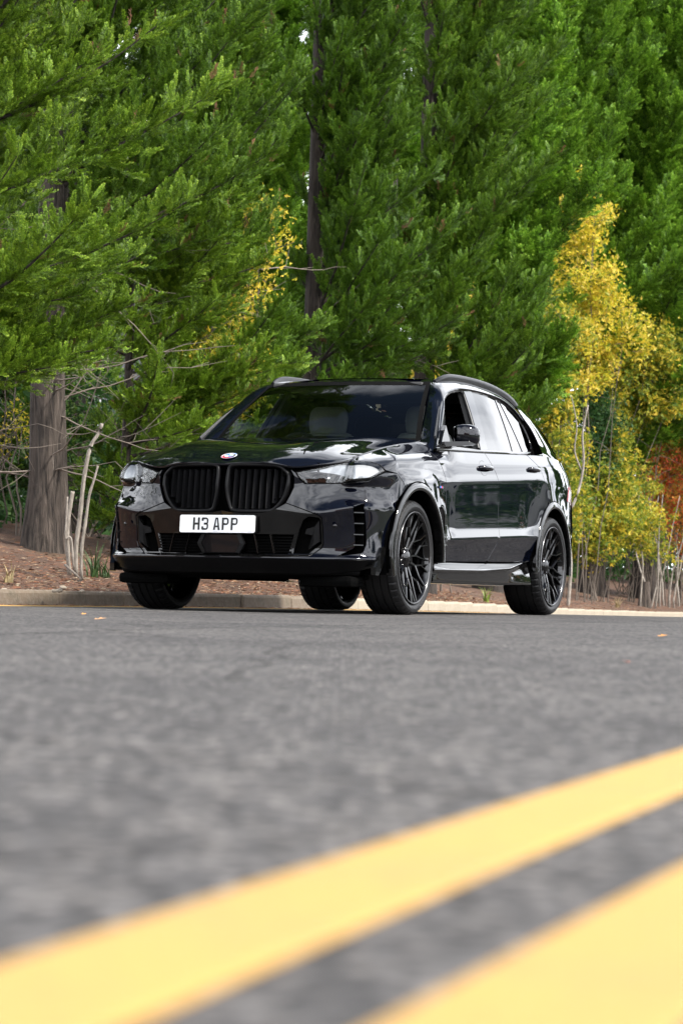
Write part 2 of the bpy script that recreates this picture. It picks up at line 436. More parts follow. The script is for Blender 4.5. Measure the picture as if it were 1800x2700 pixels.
# asphalt: stone chips of several greys in a dark binder
def asphalt():
    m = bpy.data.materials.new('asphalt'); m.use_nodes = True; n, l = m.node_tree.nodes, m.node_tree.links; b = n['Principled BSDF']
    t = n.new('ShaderNodeTexCoord')
    v = n.new('ShaderNodeTexVoronoi'); v.inputs['Scale'].default_value = 85; v.inputs['Randomness'].default_value = 1
    l.new(t.outputs['Object'], v.inputs['Vector'])
    r = n.new('ShaderNodeValToRGB'); el = r.color_ramp.elements
    el[0].color = (.055, .055, .056, 1); el[1].color = (.30, .285, .275, 1)
    e = el.new(.4); e.color = (.100, .098, .099, 1); e = el.new(.72); e.color = (.165, .160, .160, 1); e = el.new(.88); e.color = (.235, .22, .21, 1)
    s = n.new('ShaderNodeSeparateColor'); l.new(v.outputs['Color'], s.inputs[0]); l.new(s.outputs[0], r.inputs[0])
    r2 = n.new('ShaderNodeValToRGB'); r2.color_ramp.elements[0].position = .25; r2.color_ramp.elements[1].position = .6
    r2.color_ramp.elements[0].color = (1, 1, 1, 1); r2.color_ramp.elements[1].color = (.45, .45, .45, 1)
    l.new(v.outputs['Distance'], r2.inputs[0])
    mu = n.new('ShaderNodeMixRGB'); mu.blend_type = 'MULTIPLY'; mu.inputs[0].default_value = 1
    l.new(r.outputs[0], mu.inputs[1]); l.new(r2.outputs[0], mu.inputs[2])
    z = n.new('ShaderNodeTexNoise'); z.inputs['Scale'].default_value = 26; z.inputs['Detail'].default_value = 7; z.inputs['Roughness'].default_value = .7
    l.new(t.outputs['Object'], z.inputs['Vector'])
    r3 = n.new('ShaderNodeValToRGB'); r3.color_ramp.elements[0].position = .3; r3.color_ramp.elements[1].position = .7
    r3.color_ramp.elements[0].color = (.80, .80, .81, 1); r3.color_ramp.elements[1].color = (1.16, 1.14, 1.12, 1)
    l.new(z.outputs[0], r3.inputs[0])
    m2 = n.new('ShaderNodeMixRGB'); m2.blend_type = 'MULTIPLY'; m2.inputs[0].default_value = 1
    l.new(mu.outputs[0], m2.inputs[1]); l.new(r3.outputs[0], m2.inputs[2])
    # tar-filled seam lines and stains
    z4 = n.new('ShaderNodeTexNoise'); z4.inputs['Scale'].default_value = .9; z4.inputs['Detail'].default_value = 4
    l.new(t.outputs['Object'], z4.inputs['Vector'])
    r4 = n.new('ShaderNodeValToRGB'); r4.color_ramp.elements[0].position = .35; r4.color_ramp.elements[1].position = .65
    r4.color_ramp.elements[0].color = (.68, .68, .69, 1); r4.color_ramp.elements[1].color = (.98, .97, .96, 1)
    l.new(z4.outputs[0], r4.inputs[0])
    m3 = n.new('ShaderNodeMixRGB'); m3.blend_type = 'MULTIPLY'; m3.inputs[0].default_value = 1
    l.new(m2.outputs[0], m3.inputs[1]); l.new(r4.outputs[0], m3.inputs[2])
    # hairline cracks
    vc = n.new('ShaderNodeTexVoronoi'); vc.feature = 'DISTANCE_TO_EDGE'; vc.inputs['Scale'].default_value = .55
    zc = n.new('ShaderNodeTexNoise'); zc.inputs['Scale'].default_value = 4; zc.inputs['Detail'].default_value = 5
    mc = n.new('ShaderNodeMixRGB'); mc.inputs[0].default_value = .12; l.new(t.outputs['Object'], zc.inputs['Vector']); l.new(t.outputs['Object'], mc.inputs[1]); l.new(zc.outputs['Color'], mc.inputs[2]); l.new(mc.outputs[0], vc.inputs['Vector'])
    rc = n.new('ShaderNodeValToRGB'); rc.color_ramp.elements[0].position = .0; rc.color_ramp.elements[1].position = .006; rc.color_ramp.elements[0].color = (.45, .45, .45, 1)
    l.new(vc.outputs['Distance'], rc.inputs[0]); m5 = n.new('ShaderNodeMixRGB'); m5.blend_type = 'MULTIPLY'; m5.inputs[0].default_value = 1; l.new(m3.outputs[0], m5.inputs[1]); l.new(rc.outputs[0], m5.inputs[2]); m3 = m5
    l.new(m3.outputs[0], b.inputs['Base Color']); b.inputs['Roughness'].default_value = .88
    b.inputs['Specular IOR Level'].default_value = .10
    bp = n.new('ShaderNodeBump'); bp.inputs['Distance'].default_value = .002; bp.inputs['Strength'].default_value = .5; bp.invert = True
    l.new(v.outputs['Distance'], bp.inputs['Height']); l.new(bp.outputs[0], b.inputs['Normal'])
    return m
ASPH = asphalt()
yellow = mat('road_yellow', (.43, .262, .082), .7, spec=.1, noise=[(60, .4, (.24, .16, .07), .5, .8), (7, .5, (.32, .21, .09), .45, .75), (160, .5, (.16, .13, .08), .6, .72)], bump=(220, .002))
# road sheet between the two kerb curves
V = []; F = []
rows_y = np.r_[np.arange(-16, 4, .8), np.arange(4, 30, 1.0), np.arange(30, 79, 2.0)]
for y in rows_y:
    xa = np.interp(y, KERB[:, 1], KERB[:, 0]) - .3; xb = np.interp(y, NEAR[:, 1], NEAR[:, 0]) + 1.2
    for k in range(9): V.append((xa + (xb - xa) * k / 8, y, float(gz(y))))
for i in range(len(rows_y) - 1):
    for k in range(8): F.append((i * 9 + k, i * 9 + k + 1, (i + 1) * 9 + k + 1, (i + 1) * 9 + k))
road = tag(mesh_obj('road', V, F, ASPH), kind='structure')
# the wide ground sheet under everything, out to the horizon
V = []; F = []; gx = np.linspace(-400, 400, 41); gy = np.r_[np.linspace(-400, -20, 12), np.arange(-16, 20, 4), np.linspace(20, 120, 30), np.linspace(140, 600, 12)]
for y in gy:
    for x in gx: V.append((x, y, float(gz(y)) - .12))
for i in range(len(gy) - 1):
    for j in range(len(gx) - 1): F.append((i * 41 + j, i * 41 + j + 1, (i + 1) * 41 + j + 1, (i + 1) * 41 + j))
grassy = mat('verge_grass', (.055, .075, .022), .95, noise=[(.8, .7, (.09, .085, .035), .35, .65), (40, .5, (.03, .045, .012), .4, .6)])
tag(mesh_obj('ground', V, F, grassy), kind='structure')
# painted double yellow lines, each a raised sheet
def line(C, N, o0, o1, i0, i1, label, k=0.0):
    C2, N2 = C[i0:i1], N[i0:i1]
    C2 = C2 + N2 * (k * (np.clip(C2[:, 1:2], 0, 3) - .8))
    s = strip('yellow_line', C2, N2, [o0, o0 + .004, o1 - .004, o1], [.001, .0042, .0042, .001], yellow)
    s.parent = road
    s['label'] = label
    return s
line(NEAR, NN_, 0.002, .084, 0, len(NEAR), 'worn yellow line crossing the foreground, the upper of the pair')
line(NEAR, NN_, .152, .237, 0, len(NEAR), 'yellow line cut off by the bottom right corner', .02)
line(KERB, KN, .24, .31, 0, len(KERB), 'thin yellow line at the foot of the far kerb')
line(KERB, KN, .39, .46, 0, len(KERB), 'outer yellow line along the far kerb')
# tar joint in the road
jc = curve([(-2.1, 1.0), (-1.35, 4.2), (-.91, 6.44), (-.72, 7.34), (-.42, 8.5), (-.22, 9.15), (.33, 10.6), (1.6, 13.8), (3.3, 18), (5.4, 23)], 12)
jn = normals(jc)
jo = strip('road_joint', jc + rng.normal(0, .0025, jc.shape), jn, [-.0055, .0055], [.002, .002], mat('tar', (.02, .02, .022), .9, spec=0.0)); jo.parent = road
# kerb stones
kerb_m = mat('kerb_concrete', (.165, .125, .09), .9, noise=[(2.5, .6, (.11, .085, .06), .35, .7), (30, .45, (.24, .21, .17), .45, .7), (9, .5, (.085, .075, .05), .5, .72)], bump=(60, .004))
kerb_pale = mat('kerb_concrete_pale', (.32, .275, .21), .9, noise=[(2.5, .6, (.22, .18, .13), .35, .7), (30, .45, (.38, .34, .27), .45, .7), (9, .4, (.25, .22, .16), .5, .72)], bump=(60, .004))  # paler concrete for the stones farther along the far kerb
def kerb_row(C, side, name, label, s0, s1, step=.915):
    seg = np.r_[0, np.cumsum(np.linalg.norm(np.diff(C, axis=0), axis=1))]
    par = empty(name, kind='structure')
    b = MB(); L = step - .012
    pr = [(-.005, -.12), (.128, -.12), (.128, .105), (.120, .112), (.022, .112), (.008, .104), (-.001, .088)]
    b.prism(pr, lambda x, z: (x, -L / 2, z), lambda x, z: (x, L / 2, z))
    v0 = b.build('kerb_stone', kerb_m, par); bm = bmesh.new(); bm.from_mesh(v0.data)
    bmesh.ops.bevel(bm, geom=[e for e in bm.edges if abs(e.verts[0].co.y - e.verts[1].co.y) < 1e-4], offset=.005, segments=1, affect='EDGES'); bm.to_mesh(v0.data); bm.free()
    first = True; s = s0
    while s < s1:
        x = np.interp(s, seg, C[:, 0]); y = np.interp(s, seg, C[:, 1]); x2 = np.interp(s + .2, seg, C[:, 0]); y2 = np.interp(s + .2, seg, C[:, 1])
        a = math.atan2(y2 - y, x2 - x) - math.pi / 2
        o = v0 if first else v0.copy()
        if not first: COL.objects.link(o); o.parent = par
        first = False
        o.location = (x + random.uniform(-.003, .003), y, float(gz(y)) + random.uniform(-.004, .004)); o.rotation_euler = (math.atan2(float(gz(y2) - gz(y)), .2), 0, a + (math.pi if side > 0 else 0) + random.uniform(-.004, .004))
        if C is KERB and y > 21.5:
            o.material_slots[0].link = 'OBJECT'; o.material_slots[0].material = kerb_pale
        s += step
    return par
# kerb_stone local +x points away from the road: rotate by pi so that it points to the far side
segK = np.r_[0, np.cumsum(np.linalg.norm(np.diff(KERB, axis=0), axis=1))]
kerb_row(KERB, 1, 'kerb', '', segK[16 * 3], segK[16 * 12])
NK = NEAR + NN_ * .52
segN = np.r_[0, np.cumsum(np.linalg.norm(np.diff(NK, axis=0), axis=1))]
kerb_row(NK, -1, 'near_kerb', '', segN[16 * 1], segN[16 * 10])
strip('pavement', NEAR, NN_, [.645, 2.6, 2.61], [.106, .112, -.1], mat('paving_tarmac', (.12, .118, .115), .9, noise=[(30, .4, (.17, .165, .16), .4, .6)]), kind='structure')
strip('verge', NEAR, NN_, [2.6, 4, 8, 16], [.10, .16, .2, .1], grassy, kind='structure')
# the bank behind the far kerb
from mathutils import noise as mn
def bank_h(o, x, y):
    """height of the bank at distance o behind the kerb"""
    fall = np.interp(y, [-20, 18, 24, 34, 60], [1.0, 1.0, .92, .85, .85])
    h = np.interp(o, [.12, .3, .7, 1.3, 2.2, 3.2, 5, 9], [.085, .115, .20, .33, .50, .68, 1.0, 1.5]) * (fall if o > .3 else 1)
    n_ = mn.noise(Vector((x * 1.3, y * 1.3, 0))) * .05 + mn.noise(Vector((x * 5, y * 5, 3))) * .022 + mn.noise(Vector((x * 17, y * 17, 7))) * .008
    return h + n_ * min(1, (o - .1) * 2.2)
offs = np.r_[np.arange(.12, 1.6, .07), np.arange(1.6, 4.4, .16), np.arange(4.6, 12, .9)]
Ck = curve(KERB[::4].tolist(), 4)
tt = np.linspace(0, 1, 1)
seg = np.r_[0, np.cumsum(np.linalg.norm(np.diff(KERB, axis=0), axis=1))]
ss = np.r_[np.arange(seg[16 * 1], seg[16 * 4 + 6], .5), np.arange(seg[16 * 4 + 6], seg[16 * 9 + 8], .09), np.arange(seg[16 * 9 + 8], seg[-2], .6)]
CX = np.stack([np.interp(ss, seg, KERB[:, 0]), np.interp(ss, seg, KERB[:, 1])], 1); CN = normals(CX)
V = []; F = []; n = len(offs)
for i in range(len(CX)):
    for o in offs:
        p = CX[i] - CN[i] * o; V.append((p[0], p[1], float(gz(p[1])) + bank_h(o, p[0], p[1])))
for i in range(len(CX) - 1):
    for j in range(n - 1): F.append((i * n + j, (i + 1) * n + j, (i + 1) * n + j + 1, i * n + j + 1))
needle_ground = mat('needle_litter_ground', (.095, .043, .023), .95, noise=[(3, .8, (.035, .022, .014), .38, .62), (45, .7, (.145, .07, .036), .45, .65), (140, .6, (.07, .04, .028), .5, .66), (1.2, .35, (.13, .10, .055), .55, .7)], bump=(120, .012))
bank = tag(mesh_obj('bank', V, F, needle_ground, smooth=True), kind='structure')
def on_bank(s, o):
    x = np.interp(s, seg, KERB[:, 0]); y = np.interp(s, seg, KERB[:, 1]); i = min(max(int(np.searchsorted(seg, s)), 1), len(seg) - 2)
    nx, ny = KN[i]; px_, py_ = x - nx * o, y - ny * o
    return px_, py_, float(gz(py_)) + bank_h(o, px_, py_)
def s_at(y): return float(np.interp(y, KERB[:, 1], seg))
# needles and chips lying on the bank
nv = []; nf = []; nmi = []
for _ in range(26000):
    s = s_at(random.uniform(14.5, 34)) if random.random() < .85 else s_at(random.uniform(34, 48)); o = .13 + abs(random.gauss(0, 1.0)) if random.random() > .08 else -abs(random.gauss(0, .12)); 
    if o > 3: continue
    x, y, z = on_bank(s, o) if o > 0 else (lambda q: (q[0], q[1], float(gz(q[1]))))(on_bank(s, o)); a = random.uniform(0, math.pi); L = random.uniform(.012, .045); w = random.uniform(.0016, .004); dz = random.uniform(-.004, .012)
    if random.random() < .06: L, w = random.uniform(.015, .03), random.uniform(.008, .014)
    dx, dy = math.cos(a) * L, math.sin(a) * L; ex, ey = -math.sin(a) * w, math.cos(a) * w
    k = len(nv); z += .004
    nv += [(x - dx, y - dy, z), (x + ex, y + ey, z + .003 + w * .5), (x + dx, y + dy, z + dz), (x - ex, y - ey, z + .001)]; nf.append((k, k + 1, k + 2, k + 3)); nmi.append(random.choice((0, 0, 0, 1, 2, 3)))
tag(mesh_obj('needle_litter', nv, nf, mats=[mat('needle_red', (.17, .066, .03), .8), mat('needle_tan', (.25, .14, .07), .8), mat('needle_dark', (.09, .045, .03), .8), mat('needle_pale', (.28, .22, .15), .8)], midx=nmi), kind='stuff')

# ------------------------------------------------------------------ plants
def leaf_mat(name, ramp, transl=.35, rough=.55, tip=None, rand=1.0):
    m = bpy.data.materials.new(name); m.use_nodes = True; n, l = m.node_tree.nodes, m.node_tree.links; n.clear()
    o = n.new('ShaderNodeOutputMaterial'); b = n.new('ShaderNodeBsdfPrincipled'); t = n.new('ShaderNodeBsdfTranslucent'); mx_ = n.new('ShaderNodeMixShader')
    oi = n.new('ShaderNodeObjectInfo'); r = n.new('ShaderNodeValToRGB'); el = r.color_ramp.elements
    el[0].position = ramp[0][0]; el[0].color = (*ramp[0][1], 1); el[1].position = ramp[-1][0]; el[1].color = (*ramp[-1][1], 1)
    for p, c in ramp[1:-1]: e = el.new(p); e.color = (*c, 1)
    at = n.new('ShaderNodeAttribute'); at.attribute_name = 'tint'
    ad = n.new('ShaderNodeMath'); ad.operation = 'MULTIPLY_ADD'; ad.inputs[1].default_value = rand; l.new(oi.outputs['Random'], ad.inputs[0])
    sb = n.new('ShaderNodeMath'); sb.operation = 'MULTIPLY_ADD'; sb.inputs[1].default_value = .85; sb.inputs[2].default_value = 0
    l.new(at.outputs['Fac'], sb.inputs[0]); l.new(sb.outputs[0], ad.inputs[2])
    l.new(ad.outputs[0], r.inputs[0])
    b.inputs['Roughness'].default_value = rough; b.inputs['Specular IOR Level'].default_value = .35
    l.new(r.outputs[0], b.inputs['Base Color']); l.new(r.outputs[0], t.inputs[0])
    mx_.inputs[0].default_value = transl
    l.new(b.outputs[0], mx_.inputs[1]); l.new(t.outputs[0], mx_.inputs[2]); l.new(mx_.outputs[0], o.inputs[0])
    return m
def proto(name, V, F, tint, m):
    me = bpy.data.meshes.new(name); me.from_pydata(V, [], F); me.materials.append(m)
    a = me.attributes.new('tint', 'FLOAT', 'POINT'); a.data.foreach_set('value', np.array(tint, np.float32))
    return bpy.data.objects.new(name, me)         # not linked: only its geometry is used
def rotm(d, roll=0.0):
    """matrix whose x axis is d"""
    d = Vector(d).normalized(); up = Vector((0, 0, 1)) if abs(d.z) < .98 else Vector((0, 1, 0))
    y = up.cross(d).normalized(); z = d.cross(y); M = Matrix((d, y, z)).transposed()
    return M @ Matrix.Rotation(roll, 3, 'X')
def plume(seed, m, L=.24, nsec=20, fan=.068, tw=.025, w=.0042):
    rd = random.Random(seed); V = []; F = []; T = []
    def quad(p, d, n_, L_, w_, t0, t1):
        k = len(V); s_ = d.cross(n_).normalized() * w_
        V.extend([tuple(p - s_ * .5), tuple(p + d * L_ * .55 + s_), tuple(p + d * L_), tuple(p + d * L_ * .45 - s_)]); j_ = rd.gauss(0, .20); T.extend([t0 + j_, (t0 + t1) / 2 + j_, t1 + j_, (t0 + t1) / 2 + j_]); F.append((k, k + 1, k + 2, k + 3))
    ax = []
    p = Vector((0, 0, 0)); d = Vector((1, 0, .05))
    for i in range(12):
        ax.append(p.copy()); p += d.normalized() * L / 11; d += Vector((0, rd.uniform(-.05, .05), rd.uniform(-.03, .05)))
    for i in range(nsec):
        t = .06 + .94 * i / nsec; q = ax[int(t * 11)].lerp(ax[min(11, int(t * 11) + 1)], t * 11 - int(t * 11))
        side = 1 if i % 2 else -1; el = rd.gauss(0, .9)
        l2 = fan * (1.1 - .75 * t) * rd.uniform(.7, 1.15)
        an = R(rd.uniform(30, 52)) * (1 - .5 * t)
        dd = Vector((math.cos(an), side * math.sin(an) * math.cos(el), math.sin(an) * math.sin(el) + .12)).normalized()
        nn = Vector((rd.uniform(-.3, .3), rd.uniform(-.35, .35), 1)).normalized()
        k = 6; pp = q.copy()
        for j in range(k):
            f = j / (k - 1); pp = q + dd * l2 * f + Vector((0, 0, .012 * f * f))
            for s2 in (1, -1):
                a2 = R(rd.uniform(28, 48)); sd = dd.cross(nn).normalized()
                d2 = (dd * math.cos(a2) + sd * s2 * math.sin(a2) + nn * rd.uniform(-.25, .25)).normalized()
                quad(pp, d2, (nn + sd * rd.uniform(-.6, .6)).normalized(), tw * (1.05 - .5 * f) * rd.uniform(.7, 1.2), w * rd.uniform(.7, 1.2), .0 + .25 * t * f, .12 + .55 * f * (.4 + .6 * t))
        quad(pp - dd * .01, dd, nn, tw * .9, w, .3, .65)
    return proto('foliage_spray', V, F, T, m)
def leafclump(seed, m, n_=6, size=.035, spread=.07):
    rd = random.Random(seed); V = []; F = []; T = []
    out = [(0, 0), (.35, -.38), (.42, -.2), (.95, -.62), (.9, -.22), (1.5, -.1), (1.75, 0), (1.5, .1), (.9, .22), (.95, .62), (.42, .2), (.35, .38)]
    for i in range(n_):
        p = Vector((rd.gauss(0, spread), rd.gauss(0, spread), rd.gauss(0, spread * .7)))
        d = Vector((rd.gauss(0, 1), rd.gauss(0, 1), rd.gauss(-.4, .6))).normalized(); M = rotm(d, rd.uniform(-1.2, 1.2)); s_ = size * rd.uniform(.6, 1.3); k = len(V); tt_ = rd.uniform(-.22, .22)
        fold = rd.uniform(.1, .5)
        for x, y in out: V.append(tuple(p + M @ (Vector((x, y, abs(y) * fold - .12 * x * x)) * s_))); T.append(tt_)
        F += [(k, k + 1, k + 2, k + 4, k + 5, k + 6), (k, k + 6, k + 7, k + 8, k + 10, k + 11), (k + 2, k + 3, k + 4), (k + 8, k + 9, k + 10)]
    return proto('leaf_cluster', V, F, T, m)
GN = {}
def scatter_mod(obj, protos, key):
    if key not in GN:
        g = bpy.data.node_groups.new('scatter', 'GeometryNodeTree')
        g.interface.new_socket('Geometry', in_out='INPUT', socket_type='NodeSocketGeometry'); g.interface.new_socket('Geometry', in_out='OUTPUT', socket_type='NodeSocketGeometry')
        n, l = g.nodes, g.links
        gi, go = n.new('NodeGroupInput'), n.new('NodeGroupOutput'); io = n.new('GeometryNodeInstanceOnPoints'); jn_ = n.new('GeometryNodeGeometryToInstance')
        for p in protos[::-1]:
            q = n.new('GeometryNodeObjectInfo'); q.inputs[0].default_value = p; q.inputs['As Instance'].default_value = False
            l.new(q.outputs['Geometry'], jn_.inputs[0])
        def attr(nm, ty):
            q = n.new('GeometryNodeInputNamedAttribute'); q.data_type = ty; q.inputs[0].default_value = nm; return q.outputs[0]
        # each prototype becomes one instance of the collection to pick from
        n.remove(jn_); jj = n.new('GeometryNodeJoinGeometry')
        for p in protos[::-1]:
            q = n.new('GeometryNodeObjectInfo'); q.inputs[0].default_value = p; q.inputs['As Instance'].default_value = True
            l.new(q.outputs['Geometry'], jj.inputs[0])
        m2p = n.new('GeometryNodeMeshToPoints')
        l.new(gi.outputs[0], io.inputs['Points']); l.new(jj.outputs[0], io.inputs['Instance']); io.inputs['Pick Instance'].default_value = True
        l.new(attr('idx', 'INT'), io.inputs['Instance Index']); l.new(attr('rot', 'FLOAT_VECTOR'), io.inputs['Rotation']); l.new(attr('scl', 'FLOAT'), io.inputs['Scale'])
        l.new(io.outputs[0], go.inputs[0]); n.remove(m2p)
        for q in [q for q in n if q.type == 'OBJECT_INFO' and not q.outputs['Geometry'].is_linked]: n.remove(q)
        GN[key] = g
    md = obj.modifiers.new('scatter', 'NODES'); md.node_group = GN[key]
def points_obj(name, P, Rt, Sc, Id, protos, key, parent=None):
    me = bpy.data.meshes.new(name); me.from_pydata([tuple(p) for p in P], [], [])
    a = me.attributes.new('rot', 'FLOAT_VECTOR', 'POINT'); a.data.foreach_set('vector', np.array(Rt, np.float32).ravel())
    a = me.attributes.new('scl', 'FLOAT', 'POINT'); a.data.foreach_set('value', np.array(Sc, np.float32))
    a = me.attributes.new('idx', 'INT', 'POINT'); a.data.foreach_set('value', np.array(Id, np.int32))
    o = bpy.data.objects.new(name, me); COL.objects.link(o); o.parent = parent; scatter_mod(o, protos, key); o['kind'] = 'stuff'
    return o
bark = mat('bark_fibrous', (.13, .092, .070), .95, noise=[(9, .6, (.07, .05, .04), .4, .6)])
def stretch_bark(m, sc, c1, c2, dist):
    n, l = m.node_tree.nodes, m.node_tree.links; b = n['Principled BSDF']
    t = n.new('ShaderNodeTexCoord'); mp_ = n.new('ShaderNodeMapping'); mp_.inputs['Scale'].default_value = sc
    z = n.new('ShaderNodeTexNoise'); z.inputs['Scale'].default_value = 1; z.inputs['Detail'].default_value = 8; z.inputs['Roughness'].default_value = .65; z.inputs['Distortion'].default_value = .6
    l.new(t.outputs['Object'], mp_.inputs[0]); l.new(mp_.outputs[0], z.inputs['Vector'])
    r = n.new('ShaderNodeValToRGB'); r.color_ramp.elements[0].position = .36; r.color_ramp.elements[1].position = .66; r.color_ramp.elements[0].color = (*c1, 1); r.color_ramp.elements[1].color = (*c2, 1)
    l.new(z.outputs[0], r.inputs[0]); l.new(r.outputs[0], b.inputs['Base Color'])
    q = n.new('ShaderNodeBump'); q.inputs['Distance'].default_value = dist; l.new(z.outputs[0], q.inputs['Height']); l.new(q.outputs[0], b.inputs['Normal'])
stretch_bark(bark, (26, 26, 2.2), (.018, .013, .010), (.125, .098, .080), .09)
bark_dark = mat('bark_dark_brown', (.07, .05, .04), .95); stretch_bark(bark_dark, (34, 34, 3.2), (.014, .010, .008), (.06, .045, .036), .05)  # darker brown bark for thin trunks and branches
stem_m = mat('pale_stem_bark', (.27, .23, .19), .85); stretch_bark(stem_m, (40, 40, 14), (.17, .145, .12), (.36, .32, .275), .006)
cutw = mat('cut_wood', (.50, .43, .34), .8)
twig_m = mat('dead_twig', (.17, .14, .115), .9)
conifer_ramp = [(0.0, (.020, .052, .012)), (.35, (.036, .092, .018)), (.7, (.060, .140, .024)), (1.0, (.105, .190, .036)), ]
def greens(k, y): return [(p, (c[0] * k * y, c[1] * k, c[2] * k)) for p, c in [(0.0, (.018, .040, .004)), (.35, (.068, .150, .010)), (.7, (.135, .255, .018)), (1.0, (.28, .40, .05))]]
GRN = {n_: leaf_mat('conifer_leaf_' + n_, greens(k, y), .20, .5, rand=.42) for n_, k, y in (('mid', 1.12, 1.05), ('bright', 1.45, 1.18), ('deep', 1.0, 1.0), ('cool', 1.45, 1.0))}
DEAD = leaf_mat('conifer_leaf_dead', [(0.0, (.10, .045, .025)), (1.0, (.24, .12, .06))], .2, .7)
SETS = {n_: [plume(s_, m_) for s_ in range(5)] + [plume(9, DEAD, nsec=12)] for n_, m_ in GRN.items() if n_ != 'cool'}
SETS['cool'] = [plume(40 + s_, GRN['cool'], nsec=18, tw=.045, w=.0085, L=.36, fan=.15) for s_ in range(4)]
def wobble_trunk(mb, base, h, r0, r1, lean=(0, 0), flare=1.5, n=18, seg_=14, seed=0, mi=0):
    rd = random.Random(seed); V = []; F = []
    for i in range(seg_ + 1):
        f = i / seg_; z = h * f; r = r0 + (r1 - r0) * f; r *= 1 + (flare - 1) * math.exp(-z / .35)
        for k in range(n):
            a = 2 * math.pi * k / n; lob = 1 + .10 * math.sin(3 * a + seed) * math.exp(-z / .8) + .06 * math.sin(5 * a + seed * 2) + .035 * mn.noise(Vector((math.cos(a) * 3, math.sin(a) * 3, z * 2 + seed)))
            V.append((base[0] + lean[0] * z + r * lob * math.cos(a) + .03 * mn.noise(Vector((z * .7, seed, 0))), base[1] + lean[1] * z + r * lob * math.sin(a), base[2] + z - .15))
    for i in range(seg_):
        for k in range(n): F.append((i * n + k, i * n + (k + 1) % n, (i + 1) * n + (k + 1) % n, (i + 1) * n + k))
    mb.add(V, F, mi)
def conifer(seed, loc, h=9.5, r_base=.20, reach=2.4, z0=.9, dens_=8.0, face=None, far=False, label=None, group=None, plume_s=1.0, skip=None, low=None, lean=(0, 0), zmax=8.5, twigs=0, extra=(), back=.7, asc=(42, 68), bk=None, hue='mid'):
    """face: azimuth towards which the branches are longer (the road side)"""
    rd = random.Random(seed); t_ = empty('conifer_tree', loc, label=label, cat='tree', group=group)
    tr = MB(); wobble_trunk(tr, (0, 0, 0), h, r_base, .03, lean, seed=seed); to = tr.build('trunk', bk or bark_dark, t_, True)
    P = []; Rt = []; Sc = []; Id = []; br = MB()
    hue = 'cool' if far else hue; protos = SETS[hue]
    def put(p, d, s_):
        M = rotm(d, rd.gauss(0, .5)); e = M.to_euler(); P.append(tuple(p)); Rt.append(tuple(e)); Sc.append(s_ * plume_s * rd.uniform(.8, 1.2)); Id.append(rd.randrange(len(protos) if far else 5) if rd.random() > .012 or far else 5)
    nb = int(1.2 * dens_ * (min(h, zmax) - z0))
    for i in range(nb + len(extra)):
        z = z0 + (min(h, zmax) - z0) * (i + rd.random()) / nb
        az = rd.uniform(0, 2 * math.pi)
        if face is not None and rd.random() < back:
            az = face + rd.gauss(0, .65)
        k = 1.0 if face is None else .72 + .38 * math.cos(az - face)
        L = reach * 1.25 * k * rd.uniform(.7, 1.12) * (1 - .45 * (z / h) ** 1.6) * np.interp(z, [z0, z0 + .8], [.75, 1])
        if skip and skip(z, az): continue
        el = R(rd.uniform(*asc)) * np.interp(z, [z0, z0 + 1.6], [.35, 1.0])
        if i >= nb: z, az, L, el = extra[i - nb]
        d = Vector((math.cos(az) * math.cos(el), math.sin(az) * math.cos(el), math.sin(el)))
        p = Vector((lean[0] * z, lean[1] * z, z)); pts = [p.copy()]; n = max(5, int(L / .15)); dirs = []; lump = [rd.uniform(.6, 1.35) for _ in range(n)]
        for j in range(n):
            f = j / n; d = (d + Vector((rd.uniform(-.06, .06), rd.uniform(-.06, .06), rd.uniform(-.03, .05) + (.03 if f > .5 else -.015)))).normalized(); p = p + d * L / n; pts.append(p.copy()); dirs.append(d.copy())
        br.tube(pts, list(np.interp(np.linspace(0, 1, len(pts)), [0, 1], [.012 + .012 * L / 2.4, .003])), 5, cap=False)
        for j in range(n):
            f = (j + 1) / n
            if f < .14: continue
            # side branchlets all round the limb, thinning towards its tip
            for sd in range((4 if far else 5) if f > .25 else 3):
                if rd.random() < .10: continue
                a = R(rd.uniform(25, 58)); ro = rd.uniform(0, 6.283); side = dirs[j].cross(Vector((0, 0, 1))).normalized(); upv = side.cross(dirs[j])
                sv = (side * math.cos(ro) + upv * math.sin(ro) * .75).normalized()
                d2 = (dirs[j] * math.cos(a) + sv * math.sin(a) + Vector((0, 0, .22))).normalized()
                l2 = (.50 * (1.10 - f) ** .8 * min(1.2, L / 2.0) * rd.uniform(.35, 1.25) + .03) * lump[j]
                q = pts[j + 1]
                m_ = max(1, int(l2 / ((.13 if far else .066) * plume_s)))
                for k2 in range(m_):
                    put(q + d2 * l2 * k2 / m_, (d2 + Vector((rd.gauss(0, .34), rd.gauss(0, .34), rd.gauss(.15, .30)))), 1.0 - .25 * f)
                put(q + d2 * l2 * .85, d2 + Vector((0, 0, .12)), .85 - .2 * f)
            if f > .5: put(pts[j], dirs[j] + Vector((0, 0, .08)), 1.0 - .25 * f)
        put(pts[-2], dirs[-1] + Vector((0, 0, .1)), .85)
    tw_ = MB()
